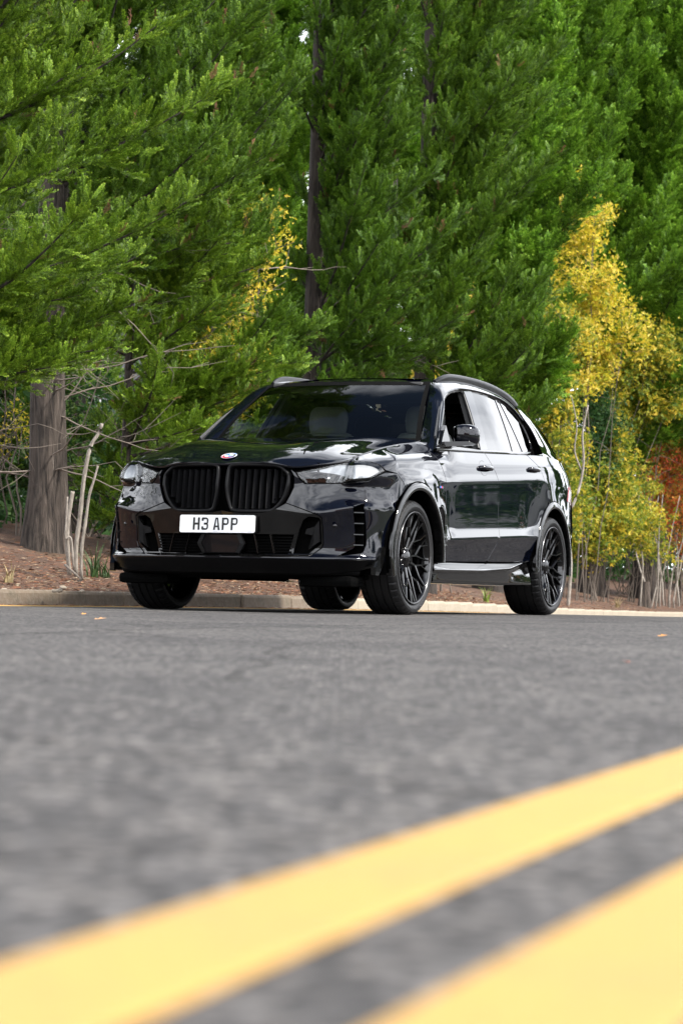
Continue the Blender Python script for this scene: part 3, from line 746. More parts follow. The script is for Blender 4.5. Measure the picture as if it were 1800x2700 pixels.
    if twigs:
        for i in range(twigs):
            z = rd.uniform(.5, 3.2); az = rd.uniform(0, 6.28) if face is None or rd.random() < .3 else face + rd.gauss(0, .9); L = rd.uniform(.5, 1.7); d = Vector((math.cos(az), math.sin(az), rd.uniform(-.25, .35))); p = Vector((0, 0, z)); pts = [p.copy()]
            for j in range(8):
                d = (d + Vector((rd.gauss(0, .16), rd.gauss(0, .16), rd.gauss(0, .13)))).normalized(); p = p + d * L / 8; pts.append(p.copy())
                if rd.random() < .55:
                    dd = (d + Vector((rd.gauss(0, .6), rd.gauss(0, .6), rd.gauss(0, .6)))).normalized(); l3 = rd.uniform(.1, .4); tw_.tube([pts[-1], pts[-1] + dd * l3 * .5 + Vector((0, 0, rd.uniform(-.02, .02))), pts[-1] + dd * l3], [.003, .0025, .0012], 4, cap=False)
            tw_.tube(pts, list(np.linspace(.009, .002, 9)), 4, cap=False)
    if tw_.v: q_ = tw_.build('dead_twigs', twig_m, t_, True); q_['kind'] = 'stuff'
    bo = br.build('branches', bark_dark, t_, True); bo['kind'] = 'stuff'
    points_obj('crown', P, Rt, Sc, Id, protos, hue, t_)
    print('PLUMES', seed, len(P))
    return t_
def copy_thing(o, loc, rz, label, sc=1.0):
    c = o.copy(); COL.objects.link(c); c.location = loc; c.rotation_euler = (0, 0, rz); c.scale = (sc,) * 3; c['label'] = label
    for ch in [q for q in bpy.data.objects if q.parent == o]:
        d = ch.copy(); COL.objects.link(d); d.parent = c
    return c
FACE = -R(24)               # from the trees towards the road
def w(px, d): return (px - 900) / 6375 * d
def gnd(x, y):
    i = int(np.argmin(((KERB - np.array([x, y])) ** 2).sum(1))); o = float(np.linalg.norm(KERB[i] - np.array([x, y])))
    return float(gz(y)) + bank_h(max(o, .2), x, y)
def tree(px, d, seed, **k):
    x = w(px, d); return conifer(seed, (x, d, gnd(x, d) - .05), **k)
G1 = 'row of tall conifers on the bank behind the far kerb'
tA = tree(118, 21.0, 1, h=11, bk=bark, r_base=.165, reach=2.1, z0=2.2, dens_=12, face=FACE, label='conifer at the left with a thick furrowed bare trunk', group=G1, twigs=26, plume_s=.85)
tB = tree(400, 23.6, 2, h=11, r_base=.10, reach=1.52, z0=.35, dens_=15, face=FACE, label='bushy conifer behind the nose of the car, right of the thick trunk', group=G1, twigs=22, plume_s=.85)
tC = tree(815, 26.5, 3, h=12, r_base=.12, reach=1.45, z0=1.7, dens_=12, face=FACE + .1, hue='deep', label='conifer behind the car roof with a thin dark trunk showing', group=G1, twigs=14, plume_s=.9,
          skip=lambda z, az: (z > 3.2 and math.cos(az - R(195)) > .3 and int(z * 37) % 3 == 0))
tD = tree(1110, 30.5, 4, h=13, r_base=.16, reach=1.68, z0=1.3, dens_=11, face=FACE, label='dense conifer rising above the rear of the car', group=G1, plume_s=1.0)
tE = tree(1370, 47, 5, h=16, r_base=.18, reach=2.9, z0=3.6, dens_=10, face=FACE, far=True, label='conifer behind the yellow tree, right of the one above the car', group=G1, zmax=11, plume_s=1.2)
tF = tree(1700, 52.0, 6, h=17, r_base=.22, reach=3.6, z0=2.6, dens_=8, face=FACE, far=True, label='far conifer filling the upper right corner', group=G1, zmax=14.5, plume_s=1.7)
tG = tree(1940, 60.0, 7, h=18, r_base=.2, reach=3.3, z0=1.2, dens_=7, face=FACE, far=True, label='farthest conifer at the right edge', group=G1, zmax=16, plume_s=1.9)
tZ = tree(-260, 17.6, 8, h=10, r_base=.17, reach=1.75, z0=1.25, dens_=10, face=R(10), label='conifer at the left edge whose bright branches reach in front of the thick trunk', group=G1, plume_s=.8, twigs=8, hue='bright', asc=(28, 56), extra=[(1.35, R(0), 1.55, R(8)), (1.45, R(12), 1.45, R(5)), (1.30, R(-14), 1.35, R(10)), (1.6, R(4), 1.5, R(8)), (1.75, R(-6), 1.3, R(14))])
conifer(9, (w(330, 22.0), 22.0, gnd(w(330, 22.0), 22.0) - .05), h=3.6, r_base=.05, reach=1.25, z0=.25, dens_=15, face=FACE, hue='bright', label='low young conifer between the thick trunk and the nose of the car', group=G1, plume_s=.8, twigs=16, zmax=3.4, asc=(5, 45))
conifer(10, (w(610, 24.5), 24.5, gnd(w(610, 24.5), 24.5) - .05), h=2.6, r_base=.05, reach=1.0, z0=.25, dens_=14, face=FACE, label='small conifer just behind the windscreen of the car', group=G1, plume_s=.8, twigs=8, zmax=2.4, asc=(5, 45))
# second row of darker conifers, and copies of the row beyond the frame (they stand in the car's reflections)
G2 = 'dark conifers of the second row behind the first'
for k, (px_, d, src, lab, sc_) in enumerate([(-60, 25.5, tB, 'dark conifer behind the thick trunk at the left', 1.0), (190, 28.5, tD, 'dark conifer behind the bushy one at the left', .95), (1010, 35, tD, 'dark conifer seen between the two trees behind the car', 1.05),
                                         (1290, 41, tF, 'dark conifer behind the yellow tree', .9), (1560, 50, tF, 'shaded conifer between the two far ones at the right', 1.0), (560, 33, tE, 'dark conifer low behind the sky gap', .72), (820, 38, tE, 'short conifer behind the thin dark trunk', .45)]):
    x = w(px_, d); copy_thing(src, (x, d, gnd(x, d) - .1), 1.3 + k * 1.1, lab, sc_)['group'] = G2
for k, (x, y, src) in enumerate([(-6.6, 12.6, tB), (-8.9, 8.2, tD), (-11.0, 3.5, tB), (-13.6, -1.5, tD), (-16.2, -7, tB), (9.0, 60, tF), (16, 70, tF), (24, 78, tF), (32, 82, tD), (40, 85, tF), (48, 87, tD), (56, 89, tF)]):
    copy_thing(src, (x, y, gnd(x, y) - .1), .4 * k, 'conifer of the row beyond the frame', 1.0)['group'] = 'conifers of the row outside the picture'
# ------------------------------------------------------------------ autumn shrubs and young trees
def lm(name, cols): 
    n_ = len(cols); return leaf_mat(name, [(i / (n_ - 1), c) for i, c in enumerate(cols)], .45, .5, rand=.9)
YEL = lm('leaf_yellow', [(.14, .20, .02), (.42, .42, .03), (.66, .55, .04), (.74, .54, .06), (.74, .60, .14)])
YGR = lm('leaf_yellow_green', [(.06, .12, .015), (.14, .21, .02), (.30, .33, .03), (.50, .43, .04), (.66, .47, .05)])
ORG = lm('leaf_rust', [(.12, .20, .02), (.42, .30, .03), (.66, .26, .05), (.64, .11, .04), (.58, .05, .04)])
IVY = lm('leaf_dark_green', [(.015, .05, .012), (.03, .085, .02), (.05, .12, .03), (.10, .17, .04)])
shrub_bark = mat('shrub_bark', (.13, .105, .085), .9)
LP = {n_: [leafclump(s_ + 10 * i, m_) for s_ in range(4)] for i, (n_, m_) in enumerate((('yel', YEL), ('ygr', YGR), ('org', ORG), ('ivy', IVY)))}
def shrub(name, loc, pal, blobs, nleaf, label, cat='shrub', stems=5, seed=0, group=None, leaf_s=1.0, stem_r=.012, trunk=None, nst=None):
    """blobs: list of (x, y, z, rx, ry, rz) leaf masses relative to loc"""
    rd = random.Random(seed); t_ = empty(name, loc, label=label, cat=cat, group=group)
    P = []; Rt = []; Sc = []; Id = []; st = MB(); ti = []
    vol = np.array([(b[3] * b[4] * b[5]) ** .75 for b in blobs]); vol /= vol.sum()
    for b, v_ in zip(blobs, vol):
        # bunches of leaves on twigs within the blob
        nt = max(6, int(nleaf * v_ / 12))
        for _ in range(nt):
            while True:
                u = Vector((rd.uniform(-1, 1), rd.uniform(-1, 1), rd.uniform(-1, 1)))
                if .15 < u.length < 1: break
            u *= (1 / u.length) ** .35
            c = Vector((b[0] + u.x * b[3], b[1] + u.y * b[4], b[2] + u.z * b[5]))
            dr = Vector((u.x + rd.gauss(0, .5), u.y + rd.gauss(0, .5), .3 + rd.gauss(0, .5))).normalized(); L = rd.uniform(.15, .4)
            st.tube([c - dr * L * .6 - Vector((0, 0, .05)), c, c + dr * L * .5], [.004, .003, .0015], 4, cap=False)
            for k in range(12):
                q = c + dr * L * rd.uniform(-.5, .6) + Vector((rd.gauss(0, .055), rd.gauss(0, .055), rd.gauss(0, .05)))
                if q.z < .05: continue
                P.append(tuple(q)); Rt.append((rd.uniform(0, 6.3), rd.uniform(-.6, .6), rd.uniform(0, 6.3))); Sc.append(leaf_s * rd.uniform(.75, 1.4)); Id.append(rd.randrange(4))
    for s_ in range(stems):
        b = blobs[rd.randrange(len(blobs))]; p = Vector((rd.gauss(0, .12), rd.gauss(0, .12), -.1)); tgt = Vector((b[0] + rd.gauss(0, b[3] * .4), b[1] + rd.gauss(0, b[4] * .4), b[2] + b[5] * .4)); pts = []
        for j in range(9):
            f = j / 8; q = p.lerp(tgt, f); q.x += .10 * math.sin(f * 5 + s_) * f; q.z += .15 * math.sin(f * math.pi); q += Vector((rd.gauss(0, .03), rd.gauss(0, .03), 0)); pts.append(q)
            if j > 2:
                dd = Vector((rd.gauss(0, 1), rd.gauss(0, 1), rd.gauss(.6, .6))).normalized() * rd.uniform(.2, .6); st.tube([q, q + dd * .5 + Vector((0, 0, .03)), q + dd], [.005, .004, .0015], 4, cap=False)
        st.tube(pts, list(np.linspace(stem_r * rd.uniform(.7, 1.3), .004, 9)), 6, cap=False)
    so = st.build('branches', shrub_bark, t_, True); so['kind'] = 'stuff'
    points_obj('leaves', P, Rt, Sc, Id, LP[pal], pal, t_)
    return t_
def behind(px_, d, m_=1.3):
    # the nearest distance along that line of sight that lies on the bank, m_ metres behind the kerb
    while (np.interp(d, KERB[:, 1], KERB[:, 0]) - w(px_, d)) * .97 < m_ and d < 75: d += .25
    return d
def sh(px_, d, name, pal, blobs, n_, *a, **k):
    d2 = behind(px_, d, k.pop('m_', 1.3)); s_ = d2 / d; x = w(px_, d2); b0 = .62; b1 = gnd(x, d2) - .03
    if s_ > 1: blobs = [(b[0] * s_, b[1] * s_, (b0 + b[2] - .13) * s_ + .13 - b1, b[3] * s_, b[4] * s_, b[5] * s_) for b in blobs]; k['leaf_s'] = k.get('leaf_s', 1.0) * (1 + (s_ - 1) * .6); n_ = int(n_ * s_)
    return shrub(name, (x, d2, b1), pal, blobs, n_, *a, **k)
# pixel-to-metre at distance d: 6375 / d
sh(1530, 31.5, 'young_maple', 'yel', [(-.05, 0, 4.55, .38, .4, .50), (-.15, 0, 3.9, .50, .5, .65), (.35, .2, 3.1, .60, .5, .5), (-.1, 0, 2.7, .55, .5, .5)], 1250, 'young tree with a bright yellow crown right of the tall conifer', 'tree', 6, 21, leaf_s=1.0)
sh(1600, 32.2, 'young_maple', 'ygr', [(.2, 0, .55, .55, .4, .45), (-.1, 0, 1.1, .5, .4, .45), (.75, .1, 2.5, .4, .4, .5), (.35, .1, 2.3, .60, .5, .55), (-.15, .1, 1.9, .5, .5, .4), (.55, .1, 2.9, .35, .4, .4)], 2300, 'yellow-green young tree below the bright yellow crown', 'tree', 6, 22)
sh(1455, 29.5, 'hedge_shrub', 'ygr', [(.02, 0, 2.75, .28, .3, .4), (-.05, 0, 2.1, .35, .4, .55), (.0, 0, 1.3, .40, .4, .55), (.10, 0, .6, .42, .4, .4)], 1700, 'yellow-green shrub directly behind the tail of the car', 'shrub', 6, 23)
sh(1560, 29.8, 'hedge_shrub', 'ygr', [(.05, 0, .95, .40, .4, .38), (.28, 0, 1.3, .22, .3, .3), (-.18, 0, .5, .28, .3, .35), (.22, 0, .45, .34, .35, .22), (0, 0, .25, .45, .35, .25)], 1500, 'low yellow and green shrub right of the rear wheel', 'shrub', 8, 24, leaf_s=.95)
sh(1555, 31.0, 'ivy_bush', 'ivy', [(0, 0, 1.75, .28, .25, .55), (.1, 0, 1.2, .25, .25, .3)], 700, 'dark glossy green climber in the middle of the yellow shrubs', 'plant', 3, 25, leaf_s=1.0)
sh(1745, 34.0, 'hedge_shrub', 'org', [(-.05, 0, 2.6, .22, .3, .3), (.0, 0, 2.15, .28, .4, .40), (.05, 0, 1.7, .30, .4, .45), (-.10, 0, 1.2, .30, .35, .4), (.15, 0, .8, .35, .35, .35)], 1700, 'red and orange leaved shrub near the right edge', 'shrub', 10, 26, leaf_s=.9)
sh(1800, 35.5, 'hedge_shrub', 'org', [(0, 0, 2.8, .35, .4, .5), (.1, 0, 1.9, .4, .4, .6), (-.05, 0, .6, .35, .3, .4)], 1000, 'thin rust and green shrub cut by the right edge of the picture', 'shrub', 14, 27, leaf_s=.9)
sh(1680, 33.0, 'hedge_shrub', 'ygr', [(0, 0, 1.0, .25, .3, .35), (.1, 0, .5, .3, .3, .3), (0, 0, .2, .5, .3, .2), (.2, .2, 1.9, .3, .3, .5)], 500, 'sparse green shrub with bare stems left of the red one', 'shrub', 14, 28, leaf_s=.85)
sh(635, 24.2, 'hazel_bush', 'yel', [(.05, 0, 3.4, .30, .3, .35), (.0, 0, 2.8, .26, .3, .25), (.0, 0, 2.2, .24, .3, .3)], 420, 'yellow leafed twigs in the gap left of the thin dark trunk', 'shrub', 5, 29, leaf_s=.75)
sh(560, 21.9, 'hazel_bush', 'ygr', [(-.05, 0, 1.55, .42, .3, .25), (.10, 0, 1.25, .30, .3, .22), (-.10, 0, 1.95, .25, .25, .2), (.2, 0, 1.72, .2, .2, .15)], 620, 'bright yellow-green bush just above the bonnet at the left of the windscreen', 'shrub', 6, 30, leaf_s=.75)
sh(1170, 27.6, 'hazel_bush', 'yel', [(0, 0, 3.2, .18, .25, .7), (0, 0, 2.3, .22, .25, .4), (-.2, 0, 1.9, .2, .2, .3)], 420, 'sparse yellow twigs between the two conifers above the car roof', 'shrub', 6, 31, leaf_s=.75)
sh(40, 22.5, 'hazel_bush', 'yel', [(0, 0, .95, .25, .3, .2), (-.1, 0, 2.0, .2, .2, .4)], 110, 'few orange leaves on thin twigs at the far left', 'shrub', 5, 32, leaf_s=.6)
sh(1640, 36.5, 'hedge_shrub', 'ivy', [(0, 0, 1.2, 1.1, .4, 1.0), (1.0, .6, 1.1, .9, .4, .9), (-.9, -.4, 1.2, .6, .4, 1.0)], 2600, 'dark green undergrowth behind the autumn shrubs', 'shrub', 10, 33, leaf_s=1.2, m_=2.6)
sh(250, 26, 'hedge_shrub', 'ivy', [(0, 0, 1.0, 1.3, .4, .8), (1.3, 1, 1.0, .9, .4, .9), (-1.4, -.6, 1.2, .9, .4, .9)], 2600, 'dark undergrowth in the shade behind the thick trunk', 'shrub', 14, 34, leaf_s=1.1)
sh(900, 31, 'hedge_shrub', 'ivy', [(0, 0, 1.1, 1.0, .4, .9), (1.0, .8, 1.3, .9, .4, 1.1), (-.9, -.6, 1.0, .7, .4, .8)], 2400, 'dark undergrowth hidden low behind the car', 'shrub', 10, 35, leaf_s=1.1)
# the wood behind everything closes the view under the crowns
P = []; Rt = []; Sc = []; Id = []
for k_ in range(7600):
    s = s_at(random.uniform(12, 110) if k_ % 3 else random.uniform(36, 62)); o = random.uniform(4.2, 9.5) ; i = min(int(np.searchsorted(seg, s)), len(seg) - 2); x = np.interp(s, seg, KERB[:, 0]) - KN[i][0] * o; y = np.interp(s, seg, KERB[:, 1]) - KN[i][1] * o
    z = float(gz(y)) + .5 + random.uniform(0, 1) ** 1.3 * (3.0 + .9 * mn.noise(Vector((x * .4, y * .4, 0))))
    P.append((x, y, z)); Rt.append((random.uniform(0, 6.3), random.uniform(-.6, .6), random.uniform(0, 6.3))); Sc.append(random.uniform(2.2, 4.2)); Id.append(random.randrange(4))
for _ in range(4200):
    s = s_at(random.uniform(24, 77)); o = random.uniform(5.5, 10.5); i = min(int(np.searchsorted(seg, s)), len(seg) - 2); x = np.interp(s, seg, KERB[:, 0]) - KN[i][0] * o; y = np.interp(s, seg, KERB[:, 1]) - KN[i][1] * o
    P.append((x, y, float(gz(y)) + random.uniform(.8, 2.6))); Rt.append((random.uniform(0, 6.3), random.uniform(-.6, .6), random.uniform(0, 6.3))); Sc.append(random.uniform(3.0, 4.8)); Id.append(random.randrange(4))
points_obj('undergrowth', P, Rt, Sc, Id, LP['ivy'], 'ivy')
# cut stump low at the right
DS = behind(1702, 33.2, .9); x = w(1702, DS); b = MB(); wobble_trunk(b, (0, 0, 0), .50, .075, .06, seed=9, flare=1.5); s_ = b.build('tree_stump', bark, None, True); s_.scale = (1.45,) * 3; s_.location = (x, DS, gnd(x, DS)); tag(s_, 'short thick cut trunk under the red shrub at the right', 'stump')
# bare stems at the right edge
for k in range(9):
    b = MB(); rd = random.Random(70 + k); DB = behind(1690 + 13 * k, 40, .8 + .1 * (k % 3)); x = w(1690 + 13 * k, DB); pts = [Vector((0, 0, -.1))]; d = Vector((rd.gauss(0, .15), 0, 1))
    for j in range(8): d = (d + Vector((rd.gauss(0, .13), rd.gauss(0, .1), .1))).normalized(); pts.append(pts[-1] + d * .22)
    b.tube(pts, list(np.linspace(.016, .005, 9)), 6); o = b.build('bare_stem', stem_m, None, True); o.location = (x, DB, gnd(x, DB)); o.scale = (1.4,) * 3; tag(o, 'thin bare pale stem among the others under the rust shrub at the right edge', 'stem', 'bare stems at the right edge')
b = MB(); P_ = spl([(0, 0, -.1), (.03, 0, .5), (-.02, 0, 1.0), (.10, 0, 1.35), (.16, 0, 1.7), (.14, 0, 2.05), (.2, 0, 2.4)], 4); b.tube([tuple(p) for p in P_], list(np.linspace(.022, .010, len(P_))), 8)
P_ = spl([(.13, 0, 1.62), (.05, 0, 1.85), (.07, 0, 2.15), (.0, 0, 2.5)], 4); b.tube([tuple(p) for p in P_], list(np.linspace(.012, .006, len(P_))), 6)
o = b.build('bare_stem', stem_m, None, True); DB = behind(1500, 30, .7); x = w(1500, DB); o.location = (x, DB, gnd(x, DB)); o.scale = (DB / 28.9,) * 3; tag(o, 'tall pale forked stem in front of the yellow shrubs beside the car', 'stem')
# ------------------------------------------------------------------ the lopped shrub with pale stems, left of the car
cs = empty('coppiced_shrub', (w(207, 18.5), 18.5, gnd(w(207, 18.5), 18.5) - .02), label='lopped shrub of four pale leafless stems on the bank left of the car', cat='shrub')
def px3(px_, py_, d):         # a point at distance d seen at that place of the photograph, relative to the shrub's base
    u_ = (px_ - 900) / 6375; v_ = (1350 - py_) / 6375; c_, s__ = math.cos(.02162), math.sin(.02162)
    X, Y = u_ * c_ - v_ * s__, u_ * s__ + v_ * c_
    fy = math.cos(.03366) - Y * math.sin(.03366); k = d / fy
    return Vector((X * k, d, .1307 + k * (math.sin(.03366) + Y * math.cos(.03366))))
def crop4(u_, v_): return (u_ / 2.502, 700 + v_ / 2.502)
for pts, r0, r1, dd in (([(540, 2020), (540, 1880), (565, 1700), (590, 1520), (620, 1420), (648, 1320)], .015, .008, .05), ([(505, 2000), (505, 1850), (530, 1650), (550, 1450), (570, 1320), (600, 1190), (650, 1110), (675, 1042)], .0185, .013, 0),
                        ([(462, 1990), (447, 1850), (450, 1700), (470, 1560), (482, 1490)], .018, .015, -.05), ([(490, 1960), (470, 1800), (435, 1800), (440, 1650), (447, 1525)], .009, .007, -.09)):
    b = MB(); Q = [px3(*crop4(*p), 18.5 + dd) - cs.location for p in pts]; Q[0].z -= .06
    P_ = spl([tuple(q) for q in Q], 4); rr = list(np.linspace(r0, r1, len(P_))); rr = [r * (1 + .10 * random.uniform(-1, 1)) for r in rr]
    b.tube([tuple(p) for p in P_], rr, 10)
    b.mi = [0] * (len(b.f) - 1) + [1]; o = b.build('stem', None, cs, True, [stem_m, cutw])
b = MB(); wobble_trunk(b, (0, 0, .08), .10, .05, .03, seed=3, flare=1.4); b.build('rootstock', bark, cs, True)
# ------------------------------------------------------------------ small things on the ground
def tuft(loc, label, n_=26, h=.22, m=None, seed=0, name='grass_tuft', cat='grass'):
    rd = random.Random(seed); b = MB()
    for i in range(n_):
        a = rd.uniform(0, 6.28); l_ = h * rd.uniform(.6, 1.2); c = rd.uniform(.25, .9); wd = .008 * rd.uniform(.7, 1.3); px_, py_ = rd.gauss(0, .02), rd.gauss(0, .02); V = []
        for j in range(5):
            f = j / 4; r = c * l_ * f * f; z = l_ * (f - .35 * c * f * f); ww = wd * (1 - f) + .0005
            V += [(px_ + math.cos(a) * r - math.sin(a) * ww, py_ + math.sin(a) * r + math.cos(a) * ww, z), (px_ + math.cos(a) * r + math.sin(a) * ww, py_ + math.sin(a) * r - math.cos(a) * ww, z)]
        b.add(V, [(2 * j, 2 * j + 1, 2 * j + 3, 2 * j + 2) for j in range(4)])
    o = b.build(name, m or mat('grass_blade', (.16, .22, .03), .5)); o.location = loc; return tag(o, label, cat)
DB = behind(1283, 25.6, .45); x = w(1283, DB); tuft((x, DB, gnd(x, DB) - .02), 'green grass tuft seen under the car just ahead of the rear wheel', 30, .26, seed=1)
x = w(250, 19.0); tuft((x, 19.0, gnd(x, 19.0)), 'dark fern at the foot of the lopped shrub', 22, .30, mat('fern_green', (.04, .085, .02), .6), 2, 'fern', 'fern')
x = w(283, 19.3); tuft((x, 19.3, gnd(x, 19.3)), 'small fern beside the front bumper of the car', 16, .2, mat('fern_green', (0, 0, 0)), 3, 'fern', 'fern')
x = w(25, 17.6); tuft((x, 17.6, gnd(x, 17.6)), 'dry straw coloured grass tuft at the left edge above the kerb', 14, .16, mat('straw', (.36, .28, .14), .7), 4)
DB = behind(1630, 33, .5); x = w(1630, DB); tuft((x, DB, gnd(x, DB)), 'straw grass tuft right of the rear wheel', 22, .22, mat('straw', (0, 0, 0)), 5)
stone_m = mat('flint', (.36, .31, .25), .8, noise=[(20, .5, (.22, .18, .13), .4, .6)])
for k, (px_, py_, d, s_, lab) in enumerate([(144, 1547, 17.05, .022, 'pale pebble on the needles just above the kerb at the left'), (157, 1553, 17.0, .026, 'second pebble right beside the first above the kerb'), (217, 1553, 17.3, .022, 'lone pebble below the lopped shrub'), (168, 1520, 17.9, .028, 'tan stone halfway up the bank left of the lopped shrub'), (12, 1553, 16.9, .026, 'stone above the kerb at the left edge'), (270, 1547, 17.7, .018, 'small pebble on the bank near the car')]):
    P_ = px3(px_, py_, d); bm = bmesh.new(); bmesh.ops.create_icosphere(bm, subdivisions=2, radius=s_)
    for v in bm.verts: v.co *= 1 + .25 * mn.noise(v.co * 40 + Vector((k, 0, 0))); v.co.z *= .6
    me = bpy.data.meshes.new('pebble'); bm.to_mesh(me); bm.free(); me.materials.append(stone_m); me.polygons.foreach_set('use_smooth', [True] * len(me.polygons))
    o = bpy.data.objects.new('pebble', me); COL.objects.link(o); o.location = (P_.x, P_.y, gnd(P_.x, P_.y) + s_ * .3); tag(o, lab, 'stone')
def fallen(px_, py_, col, s_, label, rz, z=None):
    # lies on the road: distance from its height in the picture
    lo, hi = 1.0, 60.0
    for _ in range(40):
        mid = (lo + hi) / 2
        if px3(px_, py_, mid).z > float(gz(mid)) + .006: lo = mid
        else: hi = mid
    p = px3(px_, py_, lo); V = [(0, 0, .004), (.3, -.5, .02), (.6, -.35, .01), (1.1, -.6, .03), (1.2, -.15, .015), (1.8, 0, .03), (1.2, .2, .03), (1.0, .65, .05), (.6, .3, .012), (.25, .5, .03)]
    V = [((x - .8) * s_, y * s_, z_ * s_ * 5) for x, y, z_ in V] + [(0, 0, .0)]
    o = mesh_obj('fallen_leaf', V, [(i, (i + 1) % 10, 10) for i in range(10)], mat('dead_leaf_%s' % col[0], col[1], .7)); o.location = (p.x, p.y, float(gz(p.y)) + .002); o.rotation_euler = (.08, -.06, rz)
    return tag(o, label, 'leaf')
fallen(264, 1630, ('tan', (.42, .24, .12)), .030, 'curled tan leaf on the road in front of the car at the left', .2)
fallen(222, 1617, ('orange', (.50, .22, .05)), .022, 'small orange leaf on the road beside the tan one, nearer the kerb', 1.1)
fallen(1745, 1674, ('orange', (0, 0, 0)), .022, 'orange leaf on the road at the right edge', .4)
fallen(1650, 1740, ('red', (.32, .10, .05)), .016, 'small red-brown leaf on the road at the right, nearest the camera', 2.0)
b = MB(); b.tube([tuple(px3(*crop4(*p), 17.9 - .1 * i)) for i, p in enumerate([(430, 1975), (470, 2010), (510, 2045), (537, 2072)])], [.010, .009, .008, .006], 6); tag(b.build('fallen_stick', twig_m, None, True), 'stick lying on the bank below the lopped shrub', 'stick')
# ------------------------------------------------------------------ building seen through the gap, and the far side of the road (seen in the paintwork)
def building(loc, rz, W, D, Hh, wallc, label, nwin, rows_, base_z=1.0, wh=1.2, roofc=(.05, .05, .055), sill_h=1.0):
    t_ = empty('building', loc, rz, label=label, cat='building')
    wm = mat('wall_%d' % int(wallc[0] * 1000), wallc, .85, noise=[(1.5, .3, tuple(c * .8 for c in wallc), .4, .6)])
    step_ = W / nwin; glassm = mat('window_pane_dark', (.02, .025, .03), .05, 0, 1); fm = mat('window_frame_pale', (.65, .65, .66), .5)
    V = MB(); zc = 0
    for r_ in range(rows_):
        z1 = base_z + r_ * 3.0; V.box((0, 0, (zc + z1) / 2), (W, .25, z1 - zc)); zc = z1 + wh
        for k in range(nwin + 1):
            x = -W / 2 + k * step_; x0 = max(-W / 2, x - step_ * .14); x1 = min(W / 2, x + step_ * .14); V.box(((x0 + x1) / 2, 0, z1 + wh / 2), (x1 - x0, .25, wh))
    V.box((0, 0, (zc + Hh) / 2), (W, .25, Hh - zc)); V.box((-W / 2 + .125, D / 2 + .125, Hh / 2), (.25, D, Hh)); V.box((W / 2 - .125, D / 2 + .125, Hh / 2), (.25, D, Hh)); V.box((0, D + .37, Hh / 2), (W, .24, Hh))
    V.build('wall', wm, t_)
    for r_ in range(rows_):
        for k in range(nwin):
            x = -W / 2 + (k + .5) * step_; z = base_z + r_ * 3.0 + wh / 2; ww = step_ * .72
            f_ = MB(); 
            for c_, d_ in (((x, .02, z + wh / 2 - .03), (ww, .08, .06)), ((x, .02, z - wh / 2 + .03), (ww, .08, .06)), ((x - ww / 2 + .03, .02, z), (.06, .08, wh - .12)), ((x + ww / 2 - .03, .02, z), (.06, .08, wh - .12)), ((x, .02, z), (.05, .08, wh - .12))): f_.box(c_, d_)
            fo = f_.build('window', fm, t_); p_ = MB(); p_.box((x, .03, z), (ww - .1, .01, wh - .1)); p_.build('pane', glassm, fo)
    rf = MB(); rf.box((0, D / 2 + .1, Hh + .20), (W + .5, D + .9, .40)); rf.build('roof', mat('roof_%d' % int(roofc[0] * 1000), roofc, .7), t_)
    fa = MB(); fa.box((0, -.39, Hh + .10), (W + .6, .06, .22)); fa.build('fascia', mat('fascia_white', (.75, .75, .76), .5), t_)
    return t_
building((-7.5, 62, .3), R(4), 15, 8, 9.4, (.10, .10, .11), 'dark flat-roofed building glimpsed through the gap between the conifers', 6, 3)
building((38, 40, -.4), R(-62), 30, 10, 5.6, (.40, .40, .39), 'long pale building across the road', 12, 1, 1.0, 2.4, (.12, .12, .13))
building((14.5, -12, 0), R(168), 16, 9, 5.2, (.36, .17, .12), 'red brick house across the road behind the viewer', 6, 1, 1.0, 1.3, (.06, .05, .05))
for k, (x, y, pal, s_, n_) in enumerate([(27, 20, 'ivy', 1.7, 900), (33, 27, 'ivy', 1.6, 900), (27, 49, 'ivy', 1.9, 900), (36, 60, 'org', 2.2, 900), (21, 13, 'ivy', 1.6, 900), (10, -9, 'ygr', 1.2, 700), (26, 68, 'ivy', 2.5, 900), (12.5, 4, 'ivy', .55, 500), (15.5, 10.5, 'ivy', .6, 500), (18.0, 16.5, 'ygr', .6, 500)]):
    shrub('roadside_tree', (x, y, float(gz(y))), pal, [(0, 0, 2.0 * s_, .9 * s_, .9 * s_, .9 * s_), (.5 * s_, 0, 1.3 * s_, .7 * s_, .7 * s_, .6 * s_), (-.5 * s_, .2, 1.3 * s_, .7 * s_, .7 * s_, .7 * s_)], n_, 'leafy tree on the near side of the road, outside the picture', 'tree', 5, 90 + k, 'trees on the near side of the road', leaf_s=1.6 * max(1, s_), stem_r=.03 * s_)
